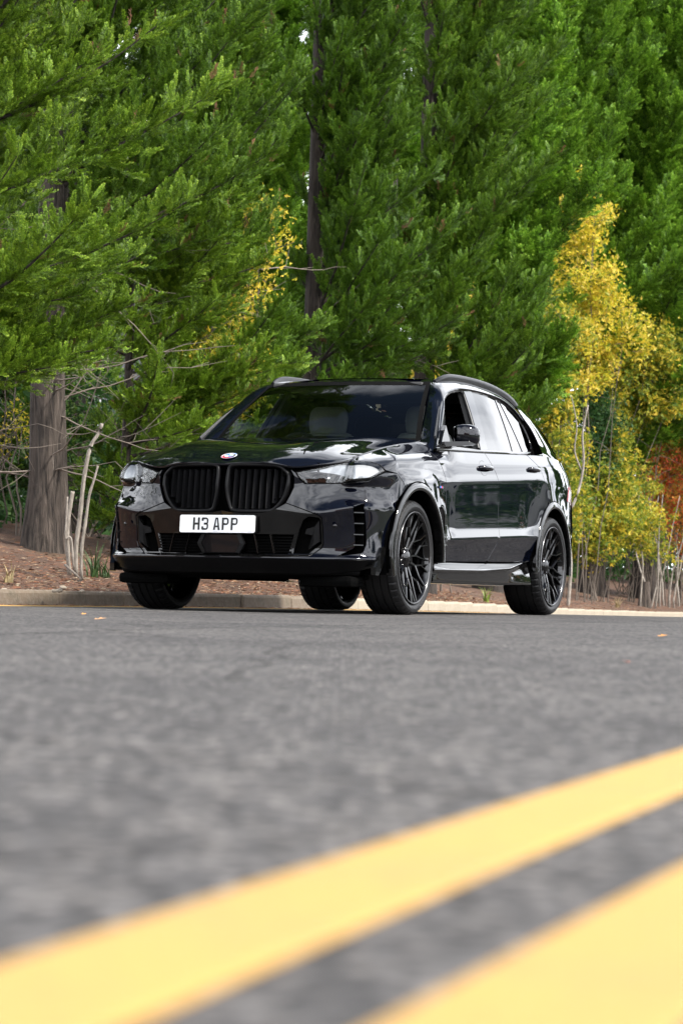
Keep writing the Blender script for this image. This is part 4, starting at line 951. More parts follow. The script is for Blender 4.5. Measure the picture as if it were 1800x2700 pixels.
# ------------------------------------------------------------------ the car (local frame: x to its left, -y forward, front axle at y = 0)
def build_car():
    paint = mat('paint_black', (.0035, .0045, .010), .12, 0, 1.0)
    pb = paint.node_tree.nodes['Principled BSDF']; pb.inputs['Coat IOR'].default_value = 1.52; pb.inputs['Roughness'].default_value = .5; pb.inputs['Specular IOR Level'].default_value = 0.0; pb.inputs['Base Color'].default_value = (.0012, .0017, .0042, 1)
    gloss = mat('gloss_black', (.003, .003, .003), .04, 0, 0, spec=.5)
    satin = mat('satin_black', (.004, .004, .0045), .36, spec=.16)
    matte = mat('matte_black', (.003, .003, .003), .8, spec=.05)
    inner = mat('under_black', (.0025, .0025, .0025), .9, spec=.02)
    rubber = mat('tyre_rubber', (.0065, .0065, .007), .5, spec=.28)
    rimm = mat('rim_gloss_black', (.002, .002, .0022), .07, 0, 0, spec=.6)
    chrome = mat('bright_metal', (.75, .76, .78), .15, 1.0)
    steel = mat('brake_steel', (.35, .35, .36), .3, 1.0)
    grey = mat('lamp_grey', (.55, .56, .58), .2, .3)
    leather = mat('pale_leather', (.36, .38, .36), .5)
    trim = mat('cabin_dark', (.012, .012, .013), .6)
    white = mat('plate_white', (.80, .81, .83), .35)
    ink = mat('plate_ink', (.006, .006, .006), .4)
    def glass_mat(name, tint, refl_ior):
        m = bpy.data.materials.new(name); m.use_nodes = True
        n, l = m.node_tree.nodes, m.node_tree.links; n.clear()
        o = n.new('ShaderNodeOutputMaterial'); t = n.new('ShaderNodeBsdfTransparent'); g = n.new('ShaderNodeBsdfGlossy')
        fr = n.new('ShaderNodeFresnel'); mx_ = n.new('ShaderNodeMixShader')
        t.inputs[0].default_value = (*tint, 1); g.inputs['Roughness'].default_value = 0.0; fr.inputs[0].default_value = refl_ior
        l.new(fr.outputs[0], mx_.inputs[0]); l.new(t.outputs[0], mx_.inputs[1]); l.new(g.outputs[0], mx_.inputs[2]); l.new(mx_.outputs[0], o.inputs[0])
        return m
    wsg = glass_mat('screen_glass', (.33, .38, .36), 1.5)
    privacy = glass_mat('privacy_glass', (.05, .055, .06), 1.7)
    clear = glass_mat('lamp_glass', (.92, .93, .93), 1.75)

    car = empty('parked_suv', label='glossy black suv with black spoked wheels parked on the road beside the far kerb', cat='car')
    lp = math.cos(-NEAR_YAW), math.sin(-NEAR_YAW)
    cx, cy = -6.479, 14.757
    car.location = (cx * lp[0] - cy * lp[1], cx * lp[1] + cy * lp[0], 0)
    car.rotation_euler = (0, 0, -NEAR_YAW)

    # ---------------- master surface of the lower body, from the nose round the corner to the tail
    base = [(0, -.900), (.15, -.898), (.30, -.888), (.44, -.860), (.56, -.828), (.66, -.796), (.75, -.755), (.82, -.708), (.87, -.658),
            (.91, -.600), (.945, -.500), (.968, -.400)]
    fz = [.235, .30, .350, .385, .520, .655, .715, .765, .810]
    fd = [.035, .005, -.014, .022, .012, .0, .040, .066, .082]
    top = {0: (0, -.885, .938), 1: (.15, -.885, .944), 2: (.30, -.880, .944), 3: (.44, -.848, .925), 4: (.53, -.800, .920), 5: (.63, -.73, .944),
           6: (.735, -.625, .968), 7: (.757, -.52, .998), 8: (.765, -.45, 1.018), 9: (.770, -.38, 1.032), 10: (.775, -.28, 1.052), 11: (.778, -.20, 1.068)}
    r10 = {7: (.800, -.635, .945), 8: (.845, -.560, .955), 9: (.880, -.470, .968), 10: (.910, -.380, .985), 11: (.928, -.300, 1.000)}
    r9 = {7: (.815, -.690, .850), 8: (.862, -.632, .862), 9: (.902, -.560, .875), 10: (.936, -.455, .890), 11: (.958, -.365, .905)}
    grid = []
    for i, (x, y) in enumerate(base):
        a, b = base[max(i - 1, 0)], base[min(i + 1, 11)]
        t = np.array([b[0] - a[0], b[1] - a[1]]); t /= np.linalg.norm(t); nx, ny = t[1], -t[0]    # outward
        col = []
        for j in range(9):
            d = fd[j]
            if j >= 6:
                cfade = np.interp(x, [0, .42, .56, .66, .76], [.15, .18, .32, .70, 1.0]); d = d * cfade * np.interp(x, [.82, .97], [1, .35])
            if j in (2, 3): d = d * np.interp(x, [.78, .92], [1, .4])
            if j == 5: d -= .020 * np.interp(x, [.5, .62, .84, .9], [0, 1, 1, 0])
            z = fz[j] + (0.0 if j > 3 else 0)
            if j == 5: z += np.interp(x, [.3, .6, .82], [0, -.03, .02])
            if j == 0: z += np.interp(x, [.0, .7, .88, .97], [.008, .012, .04, .08])
            if j == 1: z += np.interp(x, [.7, .97], [0, .03])
            col.append((x - nx * d, y - ny * d, z))
        T = np.array(top[i]); q8 = np.array(col[8])
        if i in r9: col += [r9[i], r10[i], tuple(T)]
        else:
            m1 = q8 + (T - q8) * .36 + np.array([0, -.004, 0]); m2 = q8 + (T - q8) * .70 + np.array([0, -.004, 0])
            col += [tuple(m1), tuple(m2), tuple(T)]
        if i >= 10:
            for j in range(3, 10):
                px_, py_, pz_ = col[j]; r = math.hypot(py_, pz_ - .376)
                if r < .62: col[j] = (px_ + (.010 if i == 10 else .016) * (1 - max(0, (r - .47)) / .15) * (1 if j < 9 else .6), py_, pz_)
        grid.append(col)
    ys = [-.28, -.12, .06, .24, .42, .58, .76, 1.05, 1.40, 1.75, 2.10, 2.40, 2.65, 2.90, 3.15, 3.38, 3.58, 3.74, 3.86]
    ds = [.040, .034, .026, .014, .000, -.014, .000, .005, .003, .004, .022, .052]
    for y in ys:
        bx_ = np.interp(y, [-.3, 0, .5, 1.5, 2.4, 2.9, 3.3, 3.6, 3.86], [.976, .986, .984, .982, .986, .988, .965, .925, .85])
        zt = np.interp(y, [.6, 1.47, 2.3, 2.8, 3.3, 3.86], [1.112, 1.150, 1.190, 1.215, 1.215, 1.13])
        zs = np.interp(y, [-.3, .4, 2.3, 3.0, 3.86], [.345, .352, .385, .40, .44])
        cz = np.interp(y, [-.3, .7, 2.3, 3.9], [.50, .51, .575, .62]); ch = np.interp(y, [-.3, .57, 1.66, 2.6, 3.9], [.86, .905, .968, 1.02, 1.0])
        z = [zs, zs + .03, zs + .065, zs + .1, (zs + .1) * .4 + cz * .6, cz, cz + .09, (cz + ch) / 2 + .01, ch - .07, ch, (ch + zt) / 2 + .01, zt]
        x = [bx_ - d for d in ds]
        col = list(zip(x, [y] * 12, z))
        if y < .7:                 # fender top up to the bonnet shut line
            k = np.interp(y, [-.28, .06, .42, .58, .7], [0, .33, .7, .88, 1.0])
            ty = y + np.interp(y, [-.28, -.12, .4, .58], [.165, .13, .06, .0])
            tx = np.interp(ty, [-.385, -.165, .15, .37, .48, .60, .7], [.768, .778, .784, .792, .802, .855, .915])
            tz = np.interp(ty, [-.385, -.165, .15, .37, .48, .60, .7], [1.034, 1.078, 1.124, 1.150, 1.166, 1.165, 1.125])
            col[11] = (tx, ty, tz)
            h = np.interp(y, [-.28, .5], [0, 1])
            col[10] = (bx_ - .040 - .012 * (1 - h), y + .03, np.interp(y, [-.28, .24, .58], [1.018, 1.055, 1.062]))
            col[9] = (bx_ - .014, y, np.interp(y, [-.28, .24, .58], [.930, .955, .955]))
            col[8] = (bx_ - .004, y, .865)
        # flare round the wheels
        for j in range(12):
            for wy in (0.0, 2.975):
                px_, py_, pz_ = col[j]; r = math.hypot(py_ - wy, pz_ - .376)
                if r < .62: col[j] = (px_ + .020 * (1 - max(0, (r - .47)) / .15) ** 1.0 * (1 if j < 9 else .6), py_, pz_)
        grid.append(col)
    for (x, y) in ((.76, 3.95), (.55, 4.0), (.28, 4.025), (0, 4.03)):
        zz = [.44, .46, .50, .54, .60, .66, .74, .82, .90, .98, 1.05, 1.11]
        grid.append([(x, y - [.03, .01, 0, 0, 0, 0, .02, .03, .03, .04, .07, .10][j], zz[j]) for j in range(12)])
    S = Surf(grid, creases=(5,))
    NU = S.nu - 1
    def arch(wy, r=.437, a0=-20, a1=200, n=40, zmin=None):
        return [(wy + r * math.cos(R(a)), .376 + r * math.sin(R(a))) for a in np.linspace(a0, a1, n)]
    SIDE = (11, 31)
    # side view outlines (y, z)
    def rowline(v, u0, u1, n=40):
        P = S.ev(np.linspace(u0, u1, n), np.full(n, v))
        return P
    e = .004
    top_l = rowline(11, 11.0, 30.6, 160)
    ty_, tz_ = top_l[:, 1], top_l[:, 2]
    o_ = np.argsort(ty_); ty_, tz_ = ty_[o_], tz_[o_]
    zt = lambda y: float(np.interp(y, ty_, tz_)) - e
    bot_l = rowline(0, 11.0, 30.6, 160); by_, bz_ = bot_l[:, 1], bot_l[:, 2]
    zb = lambda y: float(np.interp(y, by_, bz_)) + e
    dF = spl([(.395, 1.135), (.44, 1.06), (.535, .96), (.562, .88), (.555, .72), (.52, .52), (.455, .37)], 5)
    dM = spl([(1.47, 1.16), (1.55, 1.08), (1.64, .99), (1.672, .90), (1.674, .70), (1.662, .54), (1.60, .44), (1.545, .385)], 5)
    # front door
    def clipz(C):
        return [(y, min(max(z, zb(y)), zt(y))) for y, z in C]
    dFc, dMc = clipz(dF), clipz(dM)
    topc = [(y, zt(y)) for y in np.linspace(dFc[0][0] + .03, dMc[0][0] - .03, 20)]
    botc = [(y, zb(y)) for y in np.linspace(dMc[-1][0] - .03, dFc[-1][0] + .03, 20)]
    door = [dFc[0]] + topc + dMc + botc + dFc[::-1][:-1]
    fd_ = panel('front_door', S, door, (1, 2), paint, car, ur=SIDE, mirror=True)
    # rear door: trailing edge, then the wheel arch
    A = [p for p in arch(2.975, .492, 90, 200, 30)]
    dR = spl([(2.42, 1.20), (2.55, 1.15), (2.66, 1.105), (2.74, 1.02), (2.79, .93), (2.80, .860)], 5)
    dRc = clipz(dR)
    A2 = [p for p in A if p[0] < 2.79 and p[1] > zb(2.5) + .006]
    topc = [(y, zt(y)) for y in np.linspace(dMc[0][0] + .03, dRc[0][0] - .03, 16)]
    xl = A2[-1][0]
    botc = [(y, zb(y)) for y in np.linspace(xl, dMc[-1][0] + .03, 14)]
    rd = [dMc[0]] + topc + dRc + A2 + botc + dMc[::-1][:-1]
    rd_ = panel('rear_door', S, rd, (1, 2), paint, car, ur=SIDE, mirror=True)
    # front fender (between bonnet, headlight, bumper, wheel arch and door)
    Af = arch(0, .492, -4, 118, 34)
    tipseam = [(-.231, .812), (-.275, .860), (-.330, .905)]
    fe = [('uv', [(u, 10.96) for u in np.linspace(6.35, 15.8, 40)], None), ((1, 2), dFc + [(.46, zb(.46)), (Af[0][0], zb(Af[0][0]))] + Af + tipseam[1:], (9.0, 18)),
          ((0, 2), [(.932, .918), (.905, .950), (.86, .969), (.80, .972), (.76, .966)], (4, 12.5))]
    fen = panel('front_fender', S, fe, (1, 2), paint, car, mirror=True)
    # rear quarter
    A3 = arch(2.975, .492, -5, 112, 34)
    q = dRc[::-1] + [(y, zt(y)) for y in np.linspace(2.46, 3.84, 24)]
    q = [p for p in q if p[1] > .84]
    A4 = [p for p in A3 if p[0] > 2.80]
    qp = dRc[::-1][:-1] + [(y, zt(y)) for y in np.linspace(2.43, 3.83, 24)] + [(3.84, 1.0), (3.84, .8), (3.84, .62), (3.83, .46), (3.6, zb(3.6)), (A4[0][0] + .004, zb(3.5) + .03)] + A4
    panel('rear_quarter', S, qp, (1, 2), paint, car, ur=(22, 30), mirror=True)
    # arch lips: band that stands proud between radius .437 and .49
    def arch_band(wy, a0, a1, name):
        rows = []
        for k in np.linspace(a0, a1, 30):
            row = []
            for rr, o in ((.488, .001), (.484, .006), (.470, .011), (.452, .014), (.441, .012), (.436, .003), (.440, -.05)):
                yy, z = wy + rr * math.cos(R(k)), .376 + rr * math.sin(R(k))
                xx = np.interp(math.cos(R(k)) * (1 if wy < 1 else 1), [-1, 1], [.993, 1.004] if wy < 1 else [1.006, .985])
                row.append((xx + o, yy, z))
            rows.append(row)
        loft(name, rows, gloss, car, 1, 2, mirror=True)
    arch_band(0, -3, 196, 'wheel_arch_trim'); arch_band(2.975, -9, 187, 'wheel_arch_trim')
    # dark liner just behind the panels, closes the gaps
    lin = [(y, zt(y) - .004) for y in np.linspace(-.19, 3.8, 60)] + [(3.8, .5)] + [(A3[0][0] + .01, .44)] + [(p[0], p[1]) for p in arch(2.975, .50, 5, 175, 30)] + \
          [(y, zb(y) + .01) for y in np.linspace(2.45, .52, 20)] + [(p[0], p[1]) for p in arch(0, .50, 2, 150, 30)]
    panel('inner_shell', S, lin, (1, 2), inner, car, ur=SIDE, mirror=True, off=-.016, thick=0, g=2, gap=.004, step=.06)

    # ---------------- bonnet
    H = [[(0, -.885, .938), (.15, -.886, .946), (.32, -.880, .945), (.47, -.836, .918), (.62, -.740, .942), (.745, -.613, .972)],
         [(0, -.800, .983), (.15, -.800, .985), (.33, -.792, .988), (.50, -.755, .978), (.64, -.660, .980), (.757, -.515, 1.001)],
         [(0, -.620, 1.045), (.16, -.620, 1.047), (.35, -.610, 1.052), (.52, -.575, 1.042), (.655, -.49, 1.030), (.768, -.385, 1.034)],
         [(0, -.300, 1.110), (.17, -.300, 1.112), (.37, -.300, 1.118), (.55, -.28, 1.110), (.675, -.22, 1.083), (.778, -.165, 1.078)],
         [(0, .100, 1.155), (.18, .100, 1.157), (.38, .100, 1.164), (.56, .10, 1.162), (.69, .13, 1.132), (.784, .15, 1.124)],
         [(0, .340, 1.178), (.18, .340, 1.180), (.38, .345, 1.186), (.58, .36, 1.186), (.71, .37, 1.160), (.792, .37, 1.148)],
         [(0, .500, 1.186), (.18, .505, 1.188), (.38, .515, 1.194), (.59, .54, 1.196), (.72, .555, 1.182), (.806, .52, 1.172)]]
    HS = Surf(H)
    hv = [(u, 0) for u in np.linspace(0, 5, 30)] + [(5, v) for v in np.linspace(.2, 6, 30)] + [(u, 6) for u in np.linspace(4.8, 0, 24)]
    P = HS.ev(np.array([b for a, b in hv], float), np.array([a for a, b in hv], float))
    for sgn in (1,):
        g = HS
        rows = H
        full = [[(-x, y, z) for x, y, z in r[::-1]][:-1] + r for r in H]
        FS = Surf(full)
        ol = [(u, 0) for u in np.linspace(0, 10, 60)] + [(10, v) for v in np.linspace(.2, 6, 30)] + [(u, 6) for u in np.linspace(9.8, 0, 50)] + [(0, v) for v in np.linspace(5.8, .2, 30)]
        Q = FS.ev(np.array([b for a, b in ol], float), np.array([a for a, b in ol], float))
        hood = panel('bonnet', FS, [(p[0], p[1]) for p in Q], (0, 1), paint, car, flip=True, g=6, thick=.015, gap=.003)[0]
    # cowl under the screen, side tops
    loft('wiper_cowl', [[(x, .46 + .14 * x * x, 1.172), (x, .54 + .2 * x * x, 1.176), (x, .60 + .2 * x * x, 1.215 - .03 * abs(x))] for x in np.linspace(-.76, .76, 12)], satin, car, 1, 2)
    # ---------------- emblem
    em = MB(); ux = [.041, .0385, .0275, .0255]
    def disc(r0, r1, z, mi, a0=0, a1=360, n=48):
        k = len(em.v); v = []; f = []
        N = max(2, int(n * (a1 - a0) / 360))
        for i in range(N + 1):
            a = R(a0 + (a1 - a0) * i / N); v += [(r0 * math.cos(a), r0 * math.sin(a), z), (r1 * math.cos(a), r1 * math.sin(a), z)]
        for i in range(N): f.append((2 * i, 2 * i + 1, 2 * i + 3, 2 * i + 2))
        em.add(v, f, mi)
    disc(.0, .047, .000, 5); disc(.038, .047, .0012, 0)
    disc(.040, .0445, .0020, 2, 185, 290); disc(.040, .0445, .0020, 3, 10, 75); disc(.0395, .0440, .0020, 4, 290, 340)
    disc(.029, .0385, .0015, 1); disc(.0, .0275, .0028, 0); disc(.0275, .029, .003, 5)
    disc(.0, .026, .0034, 3, 90, 180, 40); disc(.0, .026, .0034, 3, 270, 360, 40); 
    disc(.0290, .0355, .0024, 2, 180, 320)
    eo = mesh_obj('badge', em.v, em.f, None, hood, False, [mat('badge_white', (.8, .8, .82), .2), mat('badge_black', (.01, .01, .012), .2), mat('badge_red', (.62, .01, .06), .2),
                  mat('badge_blue', (.08, .25, .62), .2), mat('badge_purple', (.10, .05, .35), .2), chrome], em.mi)
    eo.location = (0, -.800, .9905); eo.rotation_euler = (R(22), 0, 0); eo.matrix_basis = Matrix.Translation((0, -.800, .9905)) @ Matrix.Rotation(R(22), 4, 'X') @ Matrix.Scale(1.1, 4)
    for ch, a in (('B', 132), ('M', 90), ('W', 48)):
        V_, F_ = text_mesh(ch, .0105, .0003); o = mesh_obj('badge_letter', V_, F_, MATS['badge_white'], hood)
        o.matrix_local = eo.matrix_basis @ Matrix.Translation((.034 * math.cos(R(a)), .034 * math.sin(R(a)), .003)) @ Matrix.Rotation(R(a - 90), 4, 'Z')
    # ---------------- front bumper with its openings; front view outlines (x, z)
    ins = spl([(.0, .640), (.423, .690)], 4).tolist()
    insert = [(0, .640), (.30, .640), (.40, .672), (.425, .690), (.52, .655), (.625, .617), (.648, .60), (.650, .44), (.640, .415), (.575, .362), (.45, .352), (0, .350)]
    hl = spl([(.478, .884), (.60, .917), (.73, .958), (.80, .970), (.86, .967), (.905, .948), (.932, .916)], 4).tolist()[:-1] + \
         spl([(.932, .916), (.91, .880), (.875, .845), (.80, .830), (.68, .822), (.535, .815)], 4).tolist() + [(.505, .842)]
    vent = [(.826, .684), (.862, .702), (.871, .698), (.880, .66), (.881, .44), (.868, .392), (.855, .382), (.740, .362), (.738, .368), (.815, .412), (.825, .43)]
    kid = spl([(.009, .78), (.009, .86), (.012, .900), (.022, .922), (.045, .934), (.10, .938), (.20, .938), (.30, .937), (.37, .932), (.405, .920), (.44, .893), (.459, .872), (.464, .85), (.463, .81), (.456, .775), (.440, .730), (.412, .688), (.375, .652), (.350, .638), (.32, .632), (.25, .629), (.16, .629), (.09, .631), (.058, .637), (.040, .652), (.026, .69), (.014, .735)], 3, True).tolist()
    kid = [(.026 + (x - .009) * (.440 - .026) / (.464 - .009), z) for x, z in kid]
    up = S.ev(np.linspace(3.3, 11, 60), np.full(60, 11.0))
    lo_ = S.ev(np.linspace(0, 11.0, 60), np.full(60, 0.0))
    # everything is cut in the parameter plane, so trace the rear edge there too
    edge_r = S.ev(np.full(20, 11.0), np.linspace(0, 9.0, 20))
    BF = (0, 11.6)
    bump_out = [(0.0, .637), (.0, .640)]
    # outer bumper skin: from the insert round to the wheel arch
    fr = [(p[0], p[2]) for p in S.ev(np.full(30, 10.95), np.linspace(.1, 8.8, 30))]
    tri_up = [(.93, .905)]
    bl = [(0, .638), (.30, .638), (.40, .670), (.425, .692), (.447, .735), (.468, .79), (.470, .86), (.447, .905), (.49, .895)]
    bl += hl[::-1][:0]
    lowhl = [(.478, .880), (.500, .840), (.531, .811), (.68, .819), (.80, .826), (.876, .841), (.912, .876), (.934, .905)]
    skin = [(.425, .692), (.447, .735), (.468, .79), (.470, .86), (.440, .900)] + lowhl + fr[::-1] + [(x, z + .004) for x, z in
            [(p[0], p[2]) for p in S.ev(np.linspace(10.9, 0.1, 40), np.full(40, 0.05))]] + [(0, .239), (0, .348), (.45, .350), (.575, .358), (.643, .412), (.653, .44), (.651, .602), (.627, .621), (.52, .659)]
    skin = [((0, 2), [(.425, .692), (.447, .735), (.468, .79), (.470, .86), (.450, .900)] + lowhl, (0, 12.5)),
            ((1, 2), tipseam[::-1] + arch(0, .492, 118, 178, 24), (8.5, 13.5)),
            ('uv', [(u, 1.75) for u in np.linspace(10.2, .02, 40)], None),
            ((0, 2), [(0, .348), (.45, .350), (.575, .358), (.643, .412), (.653, .44), (.651, .602), (.627, .621), (.52, .659)], (0, 8))]
    bs = panel('front_bumper', S, skin, (0, 2), paint, car, holes=[vent], ur=BF, mirror=True, gap=.0015, g=6, flip=False, hgap=.0)
    panel('bumper_valance', S, [('uv', [(u, 1.72) for u in np.linspace(.0, 10.2, 40)] + [(10.25, .05)] + [(u, .05) for u in np.linspace(10.0, .0, 40)], None)], (0, 2), mat('valance_shade_black', (.0015, .0015, .0017), .25, spec=.12), car, mirror=True, gap=.0005, g=4, thick=.03)  # lowest bumper strip; its shade is put into a dull, low-gloss black
    panel('bumper_insert', S, [(0.0, .352)] + [(.45, .354), (.573, .362), (.640, .415), (.650, .44), (.648, .60), (.624, .618), (.52, .656), (.425, .689), (.36, .650), (.28, .627), (.14, .624), (.05, .630), (.0, .64)], (0, 2), gloss, car,
          holes=[[(.632, .600), (.640, .585), (.640, .440), (.565, .376), (.468, .376), (.508, .52), (.535, .585), (.57, .606)], [(.003, .372), (.44, .372), (.475, .492), (.003, .492)]],
          ur=BF, mirror=True, gap=.001, off=-.004, g=6, thick=.05)
    # dark recesses behind the openings
    rb = MB()
    rb.box((0, -.74, .62), (1.20, .02, .66)); rb.box((.79, -.60, .54), (.14, .02, .36)); rb.box((-.79, -.60, .54), (.14, .02, .36))
    rb.build('radiator_backing', inner, car)
    for sx in (1, -1):
        b = bs[0 if sx == 1 else 1]
        for zf in (.640, .572, .502, .436):
            f_ = MB(); f_.box((sx * .828, -.655, zf), (.066, .056, .006), Matrix.Rotation(sx * R(42), 3, 'Z')); f_.build('vent_fin', chrome if False else gloss, b)
        # duct shroud inside the outer intake
        d = MB(); d.prism([(.56, .40), (.63, .45), (.63, .585), (.60, .545), (.545, .53), (.535, .50), (.585, .49), (.59, .42)], lambda x, z: (sx * x, -.80, z), lambda x, z: (sx * x, -.77, z)); d.build('brake_duct', satin, b)
        s_ = MB(); lathe(s_, [(0, .0), (0, .009), (-.003, .012), (-.004, .0125)], 20, 'z'); q = s_.build('parking_sensor', gloss, b, True)
        q.location = (sx * .735, -.796, .552); q.rotation_euler = (R(90), 0, sx * R(26))
    # central grille insert: slanted bars and the hexagonal radar cover
    for sx in (1, -1):
        for x0 in (.22, .33):
            g_ = MB(); g_.prism([(x0 + .03, .374), (x0 + .036, .374), (x0 + .008, .49), (x0 + .002, .49)] if sx == 1 else [(x0 + .03, .374), (x0 + .036, .374), (x0 + .008, .49), (x0 + .002, .49)],
                                 lambda x, z: (sx * x * (1 if sx == 1 else 1), -.888, z), lambda x, z: (sx * x, -.865, z)); g_.build('intake_bar', gloss, car)
        for k in range(6):
            g_ = MB(); g_.box((sx * .31, -.835, .385 + k * .018), (.30, .01, .006)); g_.build('intake_louvre', matte, car)
    rd_c = MB(); hx = [(-.135, .43), (-.105, .376), (.105, .376), (.135, .43), (.11, .486), (-.11, .486)]
    rd_c.prism(hx, lambda x, z: (x, -.893, z), lambda x, z: (x * .96, -.86, z)); rd_c.build('radar_cover', mat('radar_gloss', (.004, .004, .005), .02, 0, 0), car)
    hr = MB()
    ho = [(x * 1.22, .431 + (z - .431) * 1.1) for x, z in hx]
    n = 6
    hr.add([(x, -.900, z) for x, z in hx] + [(x, -.897, z) for x, z in ho] + [(x, -.87, z) for x, z in ho], [(i, (i + 1) % n, (i + 1) % n + n, i + n) for i in range(n)] + [(i + n, (i + 1) % n + n, (i + 1) % n + 2 * n, i + 2 * n) for i in range(n)])
    hr.build('radar_frame', satin, car)
    # lower lip
    lip = [[(x * .965, y + .045, .275), (x * .965, y + .036, .262), (x * .955, y + .044, .246), (x * .94, y + .08, .240), (x * .9, y + .4, .215)] for x, y in [(-p[0], p[1]) for p in base[8:0:-1]] + base[:9]]
    loft('front_lip', lip, matte, car, 2, 2, creases=(1, 2))
    # corner winglets
    for sx in (1, -1):
        w = MB(); w.prism([(-.60, .250), (-.565, .246), (-.515, .31), (-.482, .40), (-.478, .430), (-.50, .432), (-.525, .426), (-.575, .345), (-.602, .30)],
                          lambda y, z: (sx * (.957 + .16 * (y + .48)), y, z), lambda y, z: (sx * (.925 + .16 * (y + .48)), y, z)); auto_smooth(w.build('corner_winglet', gloss, car), 30)
    # ---------------- kidney grilles
    for sx in (1, -1):
        kg = MB(); K = np.array(kid); c = K.mean(0); n = len(K)
        def yk(x, z): return -.903 + .42 * max(0, abs(x) - .1) ** 1.9 + np.interp(z, [.63, .80, .94], [.012, 0, .03])
        rings = [(-.004, .030), (-.004, .004), (.000, -.006), (.004, -.008), (.013, -.006), (.018, .002), (.021, .060)]
        V = []
        for sc_, dy in rings:
            I = inset(K, sc_)
            V += [(sx * x, yk(x, z) + dy, z) for x, z in I]
        F = [(r * n + i, r * n + (i + 1) % n, (r + 1) * n + (i + 1) % n, (r + 1) * n + i) for r in range(len(rings) - 1) for i in range(n)]
        kg.add(V, F); ko = kg.build('kidney_grille', satin, car, True)
        for k in range(8):
            x = .075 + k * .0435
            zs_ = [z for (xx, z) in kid if abs(xx - x) < .03]
            ztop = .905 if x < .38 else .885; zbot = .652 + max(0, x - .29) * .8
            s_ = MB(); ya = yk(x, .8)
            s_.add([(sx * (x - .011), ya + .060, zbot), (sx * x - 0, ya + .008, zbot), (sx * (x + .011), ya + .060, zbot),
                    (sx * (x - .011), ya + .085, ztop), (sx * x, ya + .035, ztop), (sx * (x + .011), ya + .085, ztop), (sx * x, ya + .028, ztop - .045), (sx * (x - .011), ya + .07, ztop - .045), (sx * (x + .011), ya + .07, ztop - .045)],
                   [(0, 1, 6, 7), (1, 2, 8, 6), (7, 6, 4, 3), (6, 8, 5, 4), (0, 7, 3, 5, 8, 2)])
            s_.build('grille_slat', mat('slat_black', (.012, .012, .013), .25, spec=.8), ko)
    # ---------------- number plate
    npo = empty('number_plate'); npo.parent = car; npo.location = (-.014, -.925, .553); npo.rotation_euler = (R(-4), 0, 0)
    b = MB(); pl = []
    for cx_, cz_, a0 in ((.248, .0435, 0), (-.248, .0435, 90), (-.248, -.0435, 180), (.248, -.0435, 270)):
        for a in range(0, 91, 18): pl.append((cx_ + .012 * math.cos(R(a0 + a)), cz_ + .012 * math.sin(R(a0 + a))))
    b.prism(pl, lambda x, z: (x, -.004, z), lambda x, z: (x, .004, z)); b.build('plate', white, npo)
    b = MB(); b.prism([(x * 1.02, z * 1.05) for x, z in pl], lambda x, z: (x, .0045, z), lambda x, z: (x, .03, z)); b.build('plate_holder', satin, npo)
    st = .0135; Wc = .047; Hc = .079
    def arcpts(cx_, cz_, ro, a0, a1, n=8): return [(cx_ + ro * math.cos(R(a0 + (a1 - a0) * i / n)), cz_ + ro * math.sin(R(a0 + (a1 - a0) * i / n))) for i in range(n + 1)]
    def glyph(c, x0):
        g_ = MB(); z0 = -.0395; fa = lambda x, z: (x0 + x, -.0056, z0 + z); fb = lambda x, z: (x0 + x, -.004, z0 + z)
        def quad(*p): g_.prism(list(p), fa, fb)
        def rect(a, b_, c_, d): quad((a, b_), (c_, b_), (c_, d), (a, d))
        def strip(o, i):
            for k in range(len(o) - 1): quad(o[k], o[k + 1], i[k + 1], i[k])
        if c == 'H': rect(0, 0, st, Hc); rect(Wc - st, 0, Wc, Hc); rect(st, Hc / 2 - st / 2, Wc - st, Hc / 2 + st / 2)
        if c == 'P':
            rect(0, 0, st, Hc); r = .018; zt_, zb_2 = Hc, Hc * .40
            o = [(st, zt_)] + arcpts(Wc - r, zt_ - r, r, 90, 0) + arcpts(Wc - r, zb_2 + r, r, 0, -90) + [(st, zb_2)]
            ri = r - st * .8; i = [(st, zt_ - st)] + arcpts(Wc - r, zt_ - r, ri, 90, 0) + arcpts(Wc - r, zb_2 + r, ri, 0, -90) + [(st, zb_2 + st)]
            strip(o, i)
        if c == 'A': quad((0, 0), (st, 0), (Wc / 2 - .001, Hc), (Wc / 2 - .009, Hc)); quad((Wc - st, 0), (Wc, 0), (Wc / 2 + .009, Hc), (Wc / 2 + .001, Hc)); rect(Wc / 2 - .003, Hc - .012, Wc / 2 + .003, Hc); rect(.012, .017, Wc - .012, .017 + st * .8)
        if c == '3':
            r = .018; ri = r - st * .8
            for (zt_, zb_2) in ((Hc, Hc / 2 - st / 2), (Hc / 2 + st / 2, 0)):
                o = [(.004 if zt_ == Hc else .016, zt_)] + arcpts(Wc - r, zt_ - r, r, 90, 0) + arcpts(Wc - r, zb_2 + r, r, 0, -90) + [(.016 if zt_ == Hc else .004, zb_2)]
                i = [(o[0][0], zt_ - st)] + arcpts(Wc - r, zt_ - r, ri, 90, 0) + arcpts(Wc - r, zb_2 + r, ri, 0, -90) + [(o[-1][0], zb_2 + st)]
                strip(o, i)
            rect(0, Hc - .022, st, Hc - .004); rect(0, .004, st, .022)
        g_.build('plate_character', ink, npo)
    for c, x in (('H', -.167), ('3', -.107), ('A', -.026), ('P', .034), ('P', .096)): glyph(c, x)
    b = MB(); b.box((.228, -.0045, -.048), (.026, .001, .002)); b.box((-.01, -.0045, -.0475), (.034, .001, .0015)); b.build('plate_small_print', mat('plate_grey', (.25, .25, .27), .5), npo)
